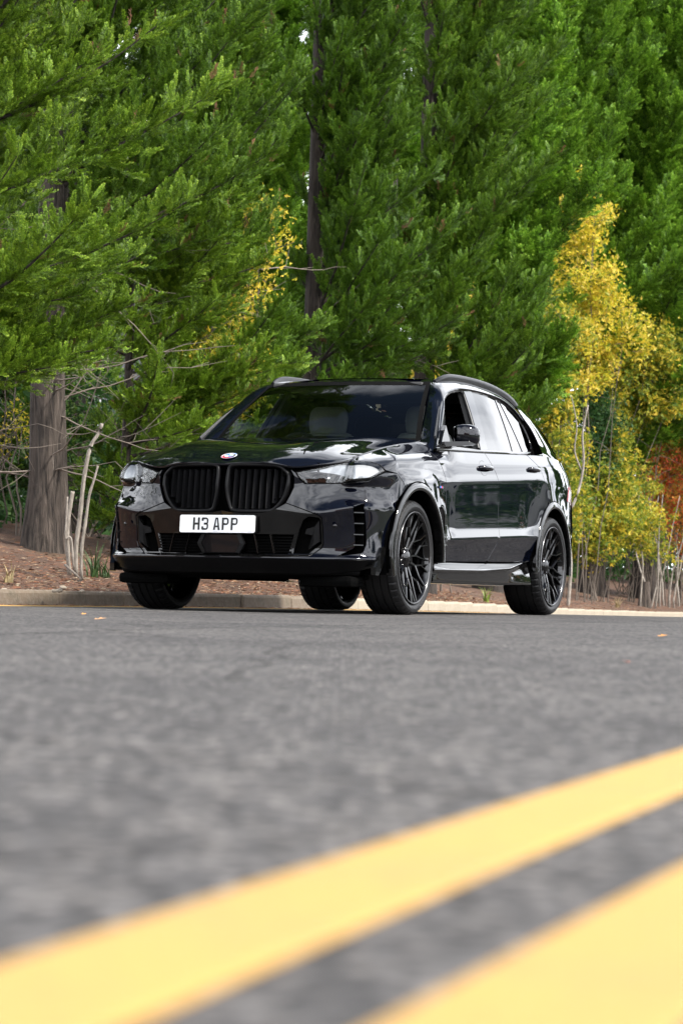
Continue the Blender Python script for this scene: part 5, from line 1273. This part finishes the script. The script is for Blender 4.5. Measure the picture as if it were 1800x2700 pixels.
    # ---------------- headlights
    for sx in (1, -1):
        ho_ = empty('headlight'); ho_.parent = car
        hh = panel('lamp_lens', S, hl, (0, 2), clear, ho_, ur=BF, gap=.004, off=.001, g=6, thick=.004)[0]
        dk = panel('lamp_bowl', S, hl, (0, 2), matte, ho_, ur=BF, gap=.0, off=-.040, g=4, thick=0)[0]
        rim_ = panel('lamp_seal', S, hl, (0, 2), matte, ho_, holes=[inset(dens(hl, .03), .011).tolist()], ur=BF, gap=-.004, hgap=0, off=-.004, g=4, thick=.03)[0]
        upz = [(.50, .885), (.60, .913), (.73, .953), (.80, .965), (.86, .961), (.90, .944), (.927, .915), (.906, .882), (.872, .853), (.82, .848), (.77, .860), (.70, .880), (.60, .892)]
        rf = panel('lamp_guide_sky_sheen', S, upz, (0, 2), grey, ho_, ur=BF, gap=.003, off=-.018, g=4, thick=.02)[0]  # pale grey of this guide also stands for sky reflected in the lens
        parts = [hh, dk, rim_, rf]
        for (x, y, z) in ((.57, -.74, .848), (.645, -.705, .850)):
            p = MB(); lathe(p, [(-.03, .0), (-.022, .012), (-.006, .019), (.01, .021), (.03, .024), (.05, .024)], 24, 'z')
            q = p.build('lamp_projector', chrome if x < .65 else gloss, ho_, True); q.location = (x, y, z); q.rotation_euler = (R(90), 0, R(12)); q.rotation_euler = (R(-90), 0, R(15)); parts.append(q)
        for k, x in enumerate((.71, .735, .76)):
            p = MB(); p.box((x, -.66 + .03 * k, .852), (.008, .03, .045), Matrix.Rotation(R(30), 3, 'Y')); parts.append(p.build('lamp_fin', grey, ho_))
        if sx == -1: ho_.scale = (-1, 1, 1)
    # ---------------- bonnet gap filler/ A pillars and roof frame
    E_ = [(.796, .500, 1.110), (.774, .600, 1.172), (.740, .735, 1.29), (.700, .905, 1.42), (.650, 1.075, 1.535), (.613, 1.215, 1.628), (.603, 1.42, 1.672), (.60, 1.75, 1.695), (.598, 2.15, 1.698), (.595, 2.60, 1.682), (.590, 2.95, 1.645), (.585, 3.22, 1.595)]
    I_ = [(.900, .46, 1.06), (.903, .545, 1.128), (.884, .670, 1.220), (.848, .810, 1.318), (.805, .96, 1.42), (.757, 1.105, 1.517), (.727, 1.384, 1.591), (.713, 1.70, 1.618), (.706, 2.10, 1.626), (.705, 2.50, 1.612), (.722, 2.74, 1.560), (.750, 2.90, 1.480)]
    rows = []
    for a, b_ in zip(E_, I_):
        a, b_ = np.array(a), np.array(b_); o = np.array([.55, 0, .75]) * (.016 if a[1] > 1.3 else .024)
        rows.append([tuple(a + np.array([-.012, 0, -.012])), tuple(a), tuple(a * .66 + b_ * .34 + o), tuple(a * .33 + b_ * .67 + o), tuple(b_ + np.array([.006, 0, .004])), tuple(b_ + np.array([-.03, .0, -.01]))])
    loft('roof_pillar', rows, paint, car, 5, 4, mirror=True, creases=(1, 4))
    # sail panel ahead of the front window, and fender-to-pillar filler
    # ---------------- side glass surface
    def Gx(y, z): 
        d = z - 1.14
        return .917 - .36 * d - .17 * d * d - .045 * max(0, y - 2.1) ** 1.2
    yy_ = np.linspace(.3, 3.2, 16); zz_ = np.linspace(1.08, 1.68, 7)
    GS = Surf([[(Gx(y, z), y, z) for z in zz_] for y in yy_])
    fw = spl([(.555, 1.150), (.80, 1.335), (.95, 1.435), (1.105, 1.512), (1.25, 1.560), (1.384, 1.588), (1.55, 1.604), (1.640, 1.610)], 4).tolist() + [(1.64, 1.610), (1.475, 1.168)] 
    rw = [(1.815, 1.617), (2.10, 1.620), (2.375, 1.612), (2.255, 1.207), (1.63, 1.178)]
    rw2 = [(2.395, 1.611), (2.475, 1.606), (2.555, 1.224), (2.275, 1.209)]
    qw = spl([(2.56, 1.598), (2.70, 1.565), (2.82, 1.510), (2.885, 1.45), (2.91, 1.37), (2.90, 1.30), (2.85, 1.262), (2.72, 1.240)], 4).tolist()
    dframe = [(.50, 1.12), (.555, 1.160), (.80, 1.345), (.95, 1.447), (1.105, 1.523), (1.25, 1.571), (1.384, 1.599), (1.66, 1.622), (2.10, 1.632), (2.50, 1.617), (2.74, 1.562), (2.87, 1.49), (2.925, 1.40), (2.925, 1.29), (2.86, 1.235), (2.60, 1.205), (2.2, 1.172), (1.47, 1.135), (.9, 1.10), (.6, 1.085)]
    panel('window_surround', GS, spl(dframe, 3).tolist(), (1, 2), gloss, car, holes=[fw, rw, rw2, qw], gap=0, off=.0, mirror=True, thick=.02, g=4)
    panel('window_glass', GS, rw, (1, 2), privacy, (rd_[0], rd_[1]), gap=-.004, off=-.005, mirror=True, thick=0, g=3)
    panel('window_glass', GS, rw2, (1, 2), privacy, (rd_[0], rd_[1]), gap=-.004, off=-.005, mirror=True, thick=0, g=3)
    panel('quarter_glass', GS, qw, (1, 2), privacy, car, gap=-.004, off=-.005, mirror=True, thick=0, g=3)
    # belt trim strip
    bt = []
    for y in np.linspace(.47, 2.86, 26):
        zc = np.interp(y, [.47, .6, 1.47, 2.3, 2.86], [1.112, 1.120, 1.156, 1.194, 1.232]); xx = Gx(y, zc) + .010
        bt.append([(xx - .012, y, zc + .012), (xx, y, zc + .010), (xx + .003, y, zc), (xx + .001, y, zc - .010), (xx - .02, y, zc - .014)])
    loft('belt_trim', bt, gloss, car, 1, 2, mirror=True)
    # ---------------- windscreen, roof, roof rails
    ws = []
    for a in np.linspace(-1, 1, 13):
        row = []
        for b_ in np.linspace(0, 1, 6):
            hw = .772 + (.612 - .772) * b_; x = a * hw
            y = (.455 + (1.085 - .455) * b_) + (.15 * (1 - b_) + .135 * b_) * a * a - .030 * math.sin(math.pi * b_)
            z = (1.165 + (1.632 - 1.165) * b_) + .004 * a * a + .012 * math.sin(math.pi * b_)
            row.append((x, y, z))
        ws.append(row)
    wsS = Surf(ws)
    wl_ = [(-.77, .0)]
    def uvpanel(name, s, u0, u1, v0, v1, m, off=0, n=(24, 12), thick=0, parent=car):
        A_, B_ = np.meshgrid(np.linspace(u0, u1, n[0]), np.linspace(v0, v1, n[1]), indexing='ij')
        P_ = s.ev(A_.ravel(), B_.ravel()) + s.nrm(A_.ravel(), B_.ravel()) * off
        F_ = [(i * n[1] + j, (i + 1) * n[1] + j, (i + 1) * n[1] + j + 1, i * n[1] + j + 1) for i in range(n[0] - 1) for j in range(n[1] - 1)]
        return mesh_obj(name, P_, F_, m, parent, True)
    wgo = uvpanel('windscreen', wsS, 0, 12, 0, 5, wsg)
    # ceramic edge band on the screen
    for u0, u1, v0, v1 in ((0, .26, 0, 5), (11.74, 12, 0, 5), (.26, 11.74, 4.65, 5), (.26, 11.74, 0, .25)):
        uvpanel('screen_edge_band', wsS, u0, u1, v0, v1, matte, .0015, (12, 8), parent=wgo)
    rfm = []
    for a in np.linspace(-1, 1, 11):
        row = []
        for y, z, hw in ((1.085, 1.634, .604), (1.22, 1.658, .600), (1.42, 1.686, .598), (1.75, 1.708, .597), (2.15, 1.712, .595), (2.60, 1.697, .592), (2.95, 1.665, .588), (3.25, 1.618, .58), (3.56, 1.575, .55)):
            yo = y + (.135 if y < 1.1 else .12 if y < 1.3 else .03 if y < 1.5 else 0) * a * a
            row.append((a * hw, yo, z - (.012 if y < 1.2 else .018) * a * a))
        rfm.append(row)
    loft('roof', rfm, paint, car, 3, 4)
    loft('sunroof_glass', [[(x, y, np.interp(y, [1.30, 1.42, 1.75, 2.15, 2.6], [1.6745, 1.6895, 1.7115, 1.7155, 1.7005]) - .018 * (x / .6) ** 2) for y in (1.34, 1.6, 1.9, 2.2, 2.5)] for x in np.linspace(-.48, .48, 9)], mat('radar_gloss', (0, 0, 0)), car, 2, 3)
    for sx in (1, -1):
        r_ = MB(); pts = [(.634, 1.26, 1.642), (.646, 1.34, 1.672), (.652, 1.46, 1.700), (.652, 1.62, 1.714), (.650, 1.9, 1.723), (.648, 2.2, 1.725), (.645, 2.5, 1.716), (.640, 2.8, 1.692), (.634, 3.0, 1.662), (.628, 3.14, 1.628)]
        P_ = spl(pts, 4); K_ = len(P_); VV = []; FF = []
        for q_, (a, b_, c) in enumerate(P_):
            zl = c - .055; 
            for dx, dz in ((-.014, 0), (-.010, .008), (.0, .011), (.010, .008), (.015, 0), (.013, -.018), (.010, -.040), (-.012, -.040)): VV.append((sx * (a - .012 + dx), b_, c + dz))
        for q_ in range(K_ - 1):
            for k in range(8): FF.append((q_ * 8 + k, q_ * 8 + (k + 1) % 8, (q_ + 1) * 8 + (k + 1) % 8, (q_ + 1) * 8 + k))
        FF += [tuple(range(8)), tuple((K_ - 1) * 8 + k for k in range(8))]; r_.add(VV, FF); auto_smooth(r_.build('roof_rail', mat('satin_rail', (.004, .004, .005), .3, 0, 0, spec=.12), car), 50)
    b = MB()
    fin = [(2.88, 1.66), (2.95, 1.700), (3.03, 1.735), (3.06, 1.735), (3.08, 1.65)]
    b.prism(fin, lambda y, z: (.018, y, z), lambda y, z: (-.018, y, z)); b.build('roof_aerial', gloss, car)
    # ---------------- rear end
    B_l = [(.86, 3.84, 1.02), (.835, 3.80, 1.13), (.79, 3.72, 1.22), (.74, 3.60, 1.34), (.69, 3.48, 1.46), (.64, 3.40, 1.55), (.57, 3.50, 1.585)]
    A_l = [(.950, 2.88, 1.165), (.922, 2.88, 1.225), (.882, 2.93, 1.285), (.842, 2.955, 1.355), (.800, 2.95, 1.43), (.745, 2.93, 1.51), (.650, 3.03, 1.61)]
    rows = []
    for a, b_ in zip(A_l, B_l):
        a, b_ = np.array(a), np.array(b_); rows.append([tuple(a), tuple(a * .7 + b_ * .3 + [.012, 0, .008]), tuple(a * .35 + b_ * .65 + [.016, 0, .01]), tuple(b_)])
    loft('rear_pillar', rows, paint, car, 4, 5, mirror=True, flip=True)
    loft('shoulder_panel', [[(.938, 2.42, 1.188), (.905, 2.42, 1.185), (.86, 2.42, 1.18)], [(.94, 2.66, 1.206), (.92, 2.66, 1.210), (.87, 2.66, 1.20)], [(.938, 2.85, 1.216), (.925, 2.84, 1.222), (.86, 2.84, 1.21)]], paint, car, 3, 3, mirror=True)
    tg = []
    for a in np.linspace(-1, 1, 9):
        tg.append([(a * .56, 3.52 + .05 * (1 - a * a), 1.585), (a * .63, 3.50 + .08 * (1 - a * a), 1.54), (a * .70, 3.62 + .08 * (1 - a * a), 1.42), (a * .78, 3.80 + .07 * (1 - a * a), 1.20), (a * .82, 3.88 + .07 * (1 - a * a), 1.08), (a * .84, 3.92 + .08 * (1 - a * a), .95), (a * .86, 3.90 + .1 * (1 - a * a), .70), (a * .86, 3.88 + .1 * (1 - a * a), .45)])
    tgo = loft('tailgate', tg, paint, car, 3, 4)[0]
    rgs = Surf(tg); uvpanel('rear_screen', rgs, .8, 7.2, 1.25, 2.85, privacy, .006, (16, 8), parent=tgo)
    sp = MB(); sp.prism([(3.20, 1.628), (3.45, 1.622), (3.66, 1.592), (3.67, 1.572), (3.45, 1.590), (3.20, 1.600)], lambda y, z: (.56, y, z), lambda y, z: (-.56, y, z)); sp.build('roof_spoiler', paint, car)
    panel('tail_light', S, [('uv', [(27.6, 7.6), (30, 7.4), (33.5, 7.4), (33.5, 9.3), (30, 9.5), (27.8, 9.0)], None)], (1, 2), mat('tail_red', (.25, .01, .01), .15, 0, 1), car, mirror=True, off=.006, gap=0)
    panel('rear_corner', S, [('uv', [(30.05, .1), (34, .1), (34, 10.9), (30.05, 10.9)], None)], (1, 2), paint, car, mirror=True, off=0, gap=0)
    rbm = []
    for (x, y) in [(-.90, 3.50), (-.885, 3.70), (-.82, 3.86), (-.6, 3.99), (-.2, 4.03), (.2, 4.03), (.6, 3.99), (.82, 3.86), (.885, 3.70), (.90, 3.50)]:
        rbm.append([(x * .97, y - .03, .27), (x, y, .33), (x * 1.01, y + .01, .48), (x, y, .62)])
    loft('rear_bumper', rbm, paint, car, 3, 3)
    # ---------------- sill skirts
    for sx in (1, -1):
        rows = []
        for y in np.linspace(.34, 2.46, 16):
            zs = np.interp(y, [.34, 1.3, 2.0, 2.2, 2.46], [.352, .362, .376, .384, .395]); zf = np.interp(y, [.34, 1.3, 1.9, 2.2, 2.46], [.300, .310, .335, .372, .40])
            xo = np.interp(y, [.34, .5, 1.9, 2.2, 2.46], [.985, .998, .998, .975, .955])
            rows.append([(sx * .935, y, zs + .004), (sx * (.950), y, zs - .002), (sx * xo, y, zf + .008), (sx * (xo + .004), y, zf), (sx * (xo - .012), y, zf - .012), (sx * .978, y, .25), (sx * .965, y, .218), (sx * .85, y, .21)])
        loft('side_sill', rows, gloss, car, 2, 3, creases=(1, 3, 4))
    # fender vent behind the front wheel
    for sx in (1, -1):
        fo_ = fen[0 if sx == 1 else 1]
        v_ = MB(); v_.prism([(.372, .70), (.43, .712), (.455, .66), (.462, .50), (.452, .445), (.41, .50), (.385, .60)], lambda y, z: (sx * 1.004, y, z), lambda y, z: (sx * .96, y, z)); v_.build('fender_vent', matte, fo_)
        v_ = MB(); v_.prism([(.425, .722), (.436, .715), (.520, .655), (.505, .48), (.462, .438), (.472, .50), (.466, .66)], lambda y, z: (sx * 1.008, y, z), lambda y, z: (sx * .97, y, z)); v_.build('vent_cover', gloss, fo_)
        for z in (.60, .535, .47):
            q = MB(); q.box((sx * 1.009, .485, z), (.008, .045, .008)); q.build('vent_blade', chrome, fo_)
        for k, c_ in enumerate(('badge_blue', 'badge_purple', 'badge_red')):
            q = MB(); q.box((sx * .992, .415 + .012 * k, .855), (.004, .011, .014)); q.build('badge_stripe', MATS[c_], fo_)
        q = MB(); q.box((sx * .992, .457, .855), (.004, .022, .014)); q.build('badge_plaque', chrome, fo_)
    # ---------------- door handles
    for (y, z, di) in ((1.40, 1.035, 0), (2.50, 1.085, 1)):
        for sx in (1, -1):
            par = (fd_ if di == 0 else rd_)[0 if sx == 1 else 1]
            xx = .962
            h = MB(); pts = [(sx * (xx + .0), y + .10, z + .002), (sx * (xx + .028), y + .085, z + .003), (sx * (xx + .036), y + .03, z + .004), (sx * (xx + .036), y - .03, z + .003), (sx * (xx + .028), y - .085, z), (sx * (xx), y - .10, z - .002)]
            h.tube([tuple(p) for p in spl(pts, 3)], .0165, 10, flat=.7); auto_smooth(h.build('door_handle', paint, par), 50)
            c_ = MB(); lathe(c_, [(-.02, .0), (-.016, .040), (.0, .060), (.003, .064)], 28, 'x'); co = c_.build('handle_cup', gloss, par, True)
            co.location = (sx * (xx - .0), y - .035, z - .002); co.scale = (sx * 1.0, 1.25, .85); co.rotation_euler = (0, R(-12) * sx, 0)
    # ---------------- mirrors
    for sx in (1, -1):
        mo = empty('door_mirror'); mo.parent = car; mo.location = (sx * .935, .72, 1.205); mo.scale = (sx, 1, 1)
        if sx < 0: mo.location = (-.90, .93, 1.205)
        rings = []
        for x, wy_, wz, cz, cy_ in ((.045, .030, .045, .036, .015), (.07, .060, .068, .030, .010), (.12, .080, .078, .028, .0), (.18, .085, .078, .026, -.0), (.225, .072, .068, .020, .012), (.25, .050, .050, .014, .03), (.262, .02, .02, .01, .045)):
            ring = []
            for k in range(16):
                a = 2 * math.pi * k / 16; c_, s_ = math.cos(a), math.sin(a)
                ring.append((x, cy_ + wy_ * np.sign(c_) * abs(c_) ** .7 * (1 if c_ < 0 else .35), cz + wz * np.sign(s_) * abs(s_) ** .75))
            rings.append(ring + [ring[0]])
        mm = loft('mirror_cap', rings, paint, mo, 3, 1)[0]
        b = MB(); b.box((.15, .034, .028), (.19, .012, .115), bev=.005); b.build('mirror_glass', chrome, mo)
        mg = mo_parts = [q for q in bpy.data.objects if q.parent == mo]
        for q in mo_parts:
            a_ = R(62 if sx > 0 else 80); q.rotation_euler = (0, 0, a_); q.location = (.052 - .045 * math.cos(a_), -.045 * math.sin(a_), 0); q.scale = (.96, .9, .92)
        b = MB(); b.add([(-.03, -.06, -.065), (-.03, .10, -.065), (-.03, .10, -.035), (-.03, -.06, -.03), (.16, -.045, -.055), (.16, .03, -.05), (.16, .03, -.028), (.16, -.045, -.028), (.20, -.01, -.045)],
                        [(0, 1, 5, 4), (3, 7, 6, 2), (0, 4, 7, 3), (1, 2, 6, 5), (0, 3, 2, 1), (4, 5, 8), (5, 6, 8), (6, 7, 8), (7, 4, 8)]); auto_smooth(b.build('mirror_foot', gloss, mo), 30)
        b = MB(); b.add([(-.015, -.10, -.05), (-.015, .09, -.05), (-.045, .06, .09), (-.03, -.02, .05), (-.04, -.10, -.05), (-.04, .09, -.05), (-.07, .06, .09), (-.055, -.02, .05)], [(0, 1, 2, 3), (7, 6, 5, 4), (0, 3, 7, 4), (3, 2, 6, 7), (2, 1, 5, 6), (1, 0, 4, 5)]); b.build('mirror_sail', gloss, mo)
    # ---------------- cabin
    b = MB(); b.box((0, 1.85, .50), (1.76, 3.1, .10)); b.box((0, 1.9, .28), (1.70, 3.2, .10)); b.build('floor_pan', inner, car)
    b = MB(); b.box((0, 2.60, .36), (1.30, 1.5, .14)); b.box((0, 1.5, .30), (.30, 2.4, .10)); b.box((0, .15, .30), (1.10, 1.3, .10)); b.box((0, .2, .62), (1.1, 1.4, .5)); b.build('underbody', inner, car)
    loft('dashboard', [[(x, .62 + .10 * x * x, 1.10), (x, .80, 1.155 - .02 * x * x), (x, 1.02, 1.145), (x, 1.14, 1.08), (x, 1.16, .90)] for x in np.linspace(-.74, .74, 9)], trim, car, 2, 3)
    b = MB(); lathe(b, [(.0 + .014 * math.cos(t), .185 + .014 * math.sin(t)) for t in np.linspace(0, 2 * math.pi, 9)[:-1]], 40, 'z', closed=True)
    so = b.build('steering_wheel', mat('wheel_leather', (.03, .03, .032), .45), car, True); so.location = (-.37, 1.13, 1.10); so.rotation_euler = (R(68), 0, 0)
    b = MB(); b.box((0, 0, 0), (.34, .03, .012), bev=.004); b.box((0, -.05, -.01), (.12, .11, .04), bev=.02); q = b.build('wheel_spokes', trim, so)
    def seat(x, y, name='front_seat', w=.50, m=leather):
        s_ = empty(name); s_.parent = car; s_.location = (x, y, 0)
        rows = []
        for z, yy, ww, dd in ((.66, .04, .50, .10), (.80, .06, .50, .12), (1.0, .10, .52, .11), (1.18, .15, .50, .09), (1.29, .185, .40, .07), (1.315, .195, .30, .03)):
            ring = []
            for k in range(20):
                a = 2 * math.pi * k / 20; c_, s2 = math.cos(a), math.sin(a)
                ring.append((ww / 2 * np.sign(c_) * abs(c_) ** .55, yy + dd / 2 * 2 * np.sign(s2) * abs(s2) ** .6 * .6, z))
            rows.append(ring + [ring[0]])
        loft('backrest', rows, m, s_, 3, 1)
        b = MB(); b.box((0, -.22, .66), (w, .52, .17), bev=.05); auto_smooth(b.build('cushion', m, s_))
        rows = []
        for z, yy, ww, dd in ((1.305, .19, .20, .05), (1.315, .19, .27, .10), (1.40, .20, .30, .12), (1.47, .205, .28, .11), (1.505, .21, .22, .07), (1.51, .21, .12, .03)):
            ring = []
            for k in range(20):
                a = 2 * math.pi * k / 20; c_, s2 = math.cos(a), math.sin(a)
                ring.append((ww / 2 * np.sign(c_) * abs(c_) ** .6, yy + dd / 2 * np.sign(s2) * abs(s2) ** .7, z))
            rows.append(ring + [ring[0]])
        loft('headrest', rows, m, s_, 3, 1)
        b = MB(); b.tube([(-.06, .19, 1.26), (-.06, .19, 1.34)], .007); b.tube([(.06, .19, 1.26), (.06, .19, 1.34)], .007); b.build('headrest_post', chrome, s_)
    seat(-.38, 1.55); seat(.38, 1.55)
    seat(-.38, 2.45, 'rear_seat', .6, trim); seat(.38, 2.45, 'rear_seat', .6, trim)
    b = MB(); b.box((0, 1.26, 1.565), (.24, .035, .075), bev=.012); b.box((0, 1.24, 1.60), (.05, .10, .04), bev=.01); auto_smooth(b.build('rear_view_mirror', trim, car))
    b = MB(); b.box((0, 1.281, 1.565), (.22, .004, .062)); b.build('mirror_face', chrome, car)
    b = MB(); b.box((0, 1.9, 1.615), (1.14, 1.5, .03), bev=.01); b.build('headlining', mat('headlining_grey', (.05, .05, .05), .8), car)
    for sx in (1, -1):
        loft('door_card', [[(sx * .86, y, 1.15 + (y - .7) * .04), (sx * .87, y, 1.0), (sx * .88, y, .60)] for y in np.linspace(.60, 2.6, 8)], trim, car, 1, 2)
        b = MB(); b.prism([(1.48, 1.15), (1.62, 1.15), (1.80, 1.61), (1.66, 1.61)], lambda y, z: (sx * (Gx(y, z) - .03), y, z), lambda y, z: (sx * (Gx(y, z) - .06), y, z)); b.build('b_pillar_trim'.replace('b_pillar', 'centre_pillar'), mat('headlining_grey', (0, 0, 0)), car)
        b = MB(); P_ = spl([(.60, 1.20), (.80, 1.34), (.95, 1.43), (1.105, 1.50), (1.30, 1.565), (1.52, 1.60), (1.64, 1.602), (1.60, 1.5), (1.48, 1.18)], 4)
        b.tube([(sx * (Gx(y, z) - .018), y, z) for y, z in P_], .014, 6, flat=.6); auto_smooth(b.build('door_seal', mat('seal_grey', (.035, .036, .038), .5), car), 60)
    # ---------------- wheels
    RO = .3755
    def make_wheel(tw):
        w = empty('wheel'); hw = tw / 2
        prof = [(hw - .045, .292), (hw - .020, .303), (hw - .008, .316), (hw - .003, .331), (hw - .005, .347), (hw - .014, .3610), (hw - .028, .3700), (hw - .048, .3735)]
        gro = []
        for gx in (hw * .56, hw * .19, -hw * .19, -hw * .56):
            gro += [(gx + .006, RO), (gx + .005, RO - .007), (gx - .005, RO - .007), (gx - .006, RO)]
        prof = prof + gro + [(-a, b_) for a, b_ in prof[::-1]]
        ty = MB()
        def fn(i, j, r):
            if (i % 5) == 0 and (5 <= j <= 8 or len(prof) - 9 <= j <= len(prof) - 6): return r - .006
            return r
        lathe(ty, prof, 220, 'x', fn=fn); to = ty.build('tyre', rubber, w); auto_smooth(to, 22)
        # sidewall rings and lettering
        rg = MB()
        for rr, hgt in ((.309, .0012), (.352, .0012)):
            xs_ = np.interp(rr, [.303, .316, .331, .347, .361], [hw - .020, hw - .008, hw - .003, hw - .005, hw - .014])
            rg.tube([(xs_ + .0005, rr * math.cos(a), rr * math.sin(a)) for a in np.linspace(0, 2 * math.pi, 73)], hgt, 5, cap=False)
        rg.build('sidewall_bead', rubber, to, True)
        word = 'ADVAN SPORT'
        tl = MB()
        for base_a in (250,):
            for k, ch in enumerate(word):
                if ch == ' ': continue
                a = R(base_a + k * 3.9)
                rad = Vector((0, math.cos(a), math.sin(a))); nrm_ = Vector((1, 0, 0)); upv = -rad; rt = upv.cross(nrm_)
                M = Matrix((rt, upv, nrm_)).transposed().to_4x4(); M.translation = rad * .331 + nrm_ * (hw - .0025)
                V_, F_ = text_mesh(ch, .020, .0006); tl.add([M @ Vector(v_) for v_ in V_], F_)
        tl.build('sidewall_lettering', mat('tyre_print', (.10, .10, .105), .5), to)
        rim = MB()
        rp_ = [(hw - .010, .300), (hw - .006, .2965), (hw - .010, .293), (hw - .022, .289), (hw - .040, .283), (hw - .09, .276), (-hw + .02, .270), (-hw + .01, .298)]
        lathe(rim, rp_, 72, 'x'); ro = rim.build('rim', rimm, w, True)
        lipm = MB(); lathe(lipm, [(hw - .0085, .3010), (hw - .0035, .2995), (hw - .0035, .2965), (hw - .0085, .2945)], 72, 'x'); lipm.build('rim_lip', mat('rim_edge', (.10, .10, .105), .22, .6), ro, True)
        # spokes: ten, each forks half way out
        spv = []
        def bar(pa, pb, wa, wb, xa, xb, dep=.022, m_=rimm):
            (ra, ta), (rb_, tb) = pa, pb
            A_ = np.array([ra * math.cos(ta), ra * math.sin(ta)]); B_ = np.array([rb_ * math.cos(tb), rb_ * math.sin(tb)])
            t = (B_ - A_) / np.linalg.norm(B_ - A_); n_ = np.array([-t[1], t[0]])
            sec = []
            for Q, ww, xx in ((A_, wa, xa), (B_, wb, xb)):
                for s_, dx in ((-1, -dep), (-1, -.008), (-.5, 0), (.5, 0), (1, -.008), (1, -dep)):
                    q = Q + n_ * s_ * ww / 2; sec.append((xx + dx, q[0], q[1]))
            return sec, [(i, i + 1, i + 7, i + 6) for i in range(5)] + [(0, 6, 11, 5)] + [(0, 5, 4, 3, 2, 1), (6, 7, 8, 9, 10, 11)]
        for k in range(10):
            a = 2 * math.pi * k / 10; sk = MB(); sg = 1 if k % 2 else -1
            m_a = a + sg * R(4)
            for pa, pb, wa, wb, xa, xb in (((.045, a), (.140, m_a), .026, .020, hw - .066, hw - .048), ((.134, m_a), (.205, a + R(12)), .017, .013, hw - .048, hw - .034), ((.202, a + R(12)), (.2915, a + R(7)), .013, .010, hw - .034, hw - .016), ((.134, m_a), (.205, a - R(11)), .017, .013, hw - .048, hw - .034), ((.202, a - R(11)), (.2915, a - R(13.5)), .013, .010, hw - .034, hw - .016), ((.202, a + R(12)), (.2905, a + R(17.5)), .009, .007, hw - .036, hw - .020)):
                v, f_ = bar(pa, pb, wa, wb, xa, xb); sk.add(v, f_)
            sk.build('spoke', rimm, ro)
        hb = MB(); lathe(hb, [(hw - .046, .0), (hw - .045, .030), (hw - .050, .036), (hw - .056, .062), (hw - .075, .070), (hw - .10, .072)], 40, 'x'); hb.build('hub', rimm, ro, True)
        hc = MB(); lathe(hc, [(hw - .043, .0), (hw - .043, .026), (hw - .047, .029)], 32, 'x'); hc.build('hub_cap', gloss, ro, True)
        for k in range(5):
            a = 2 * math.pi * (k + .5) / 5; nb = MB(); lathe(nb, [(hw - .050, 0), (hw - .050, .009), (hw - .07, .010)], 6, 'x'); q = nb.build('wheel_bolt', rimm, ro); q.location = (0, .052 * math.cos(a), .052 * math.sin(a))
        bd = MB(); lathe(bd, [(hw - .100, .08), (hw - .100, .205), (hw - .125, .205), (hw - .125, .08)], 48, 'x', closed=True); bd.build('brake_disc', mat('disc_dark', (.05, .05, .052), .4, .8), w, True)
        bc = MB(); bc.add(*((lambda: ([( (hw - .085) if s else (hw - .135), r * math.cos(a), r * math.sin(a)) for s in (0, 1) for r in (.13, .215) for a in np.linspace(R(150), R(205), 6)],
                         [(i, i + 1, i + 7, i + 6) for i in range(5)] + [(i + 12, i + 18, i + 19, i + 13) for i in range(5)] + [(i + 6, i + 7, i + 19, i + 18) for i in range(5)] + [(i, i + 12, i + 13, i + 1) for i in range(5)] + [(0, 6, 18, 12), (5, 17, 23, 11)]))()))
        bc.build('brake_caliper', mat('caliper_grey', (.03, .03, .035), .35), w)
        return w
    def copy_tree(o, parent):
        c = o.copy(); COL.objects.link(c); c.parent = parent
        for ch in [q for q in bpy.data.objects if q.parent == o]: copy_tree(ch, c)
        return c
    # level rule: car > wheel > tyre/rim; deeper pieces are re-hung on the wheel below
    w1 = make_wheel(.275)
    w2 = make_wheel(.305)
    for w in (w1, w2):
        for o in [q for q in bpy.data.objects if q.parent and q.parent.parent == w]:
            o.parent = w
    w1.parent = car; w2.parent = car
    w1.location = (.842, 0, RO - .002); w2.location = (.842, 2.975, RO - .002)
    w3 = copy_tree(w1, car); w3.location = (-.842, 0, RO - .002); w3.rotation_euler = (0, 0, math.pi)
    w4 = copy_tree(w2, car); w4.location = (-.842, 2.975, RO - .002); w4.rotation_euler = (0, 0, math.pi)
    w1.rotation_euler = (R(11), 0, 0)
    # wheel houses
    for wy in (0, 2.975):
        for sx in (1, -1):
            b = MB(); A_ = arch(wy, .47, -15, 195, 24); n = len(A_)
            b.add([(sx * .955, y, z) for y, z in A_] + [(sx * .50, y, z) for y, z in A_], [(i, i + 1, i + 1 + n, i + n) for i in range(n - 1)] + [tuple(range(n, 2 * n))]); b.build('wheel_house', inner, car)
    for sx in (1, -1):
        b = MB(); b.box((sx * .64, -.60, .205), (.36, .22, .07), bev=.03); b.build('air_deflector', inner, car)
    return car
build_car()
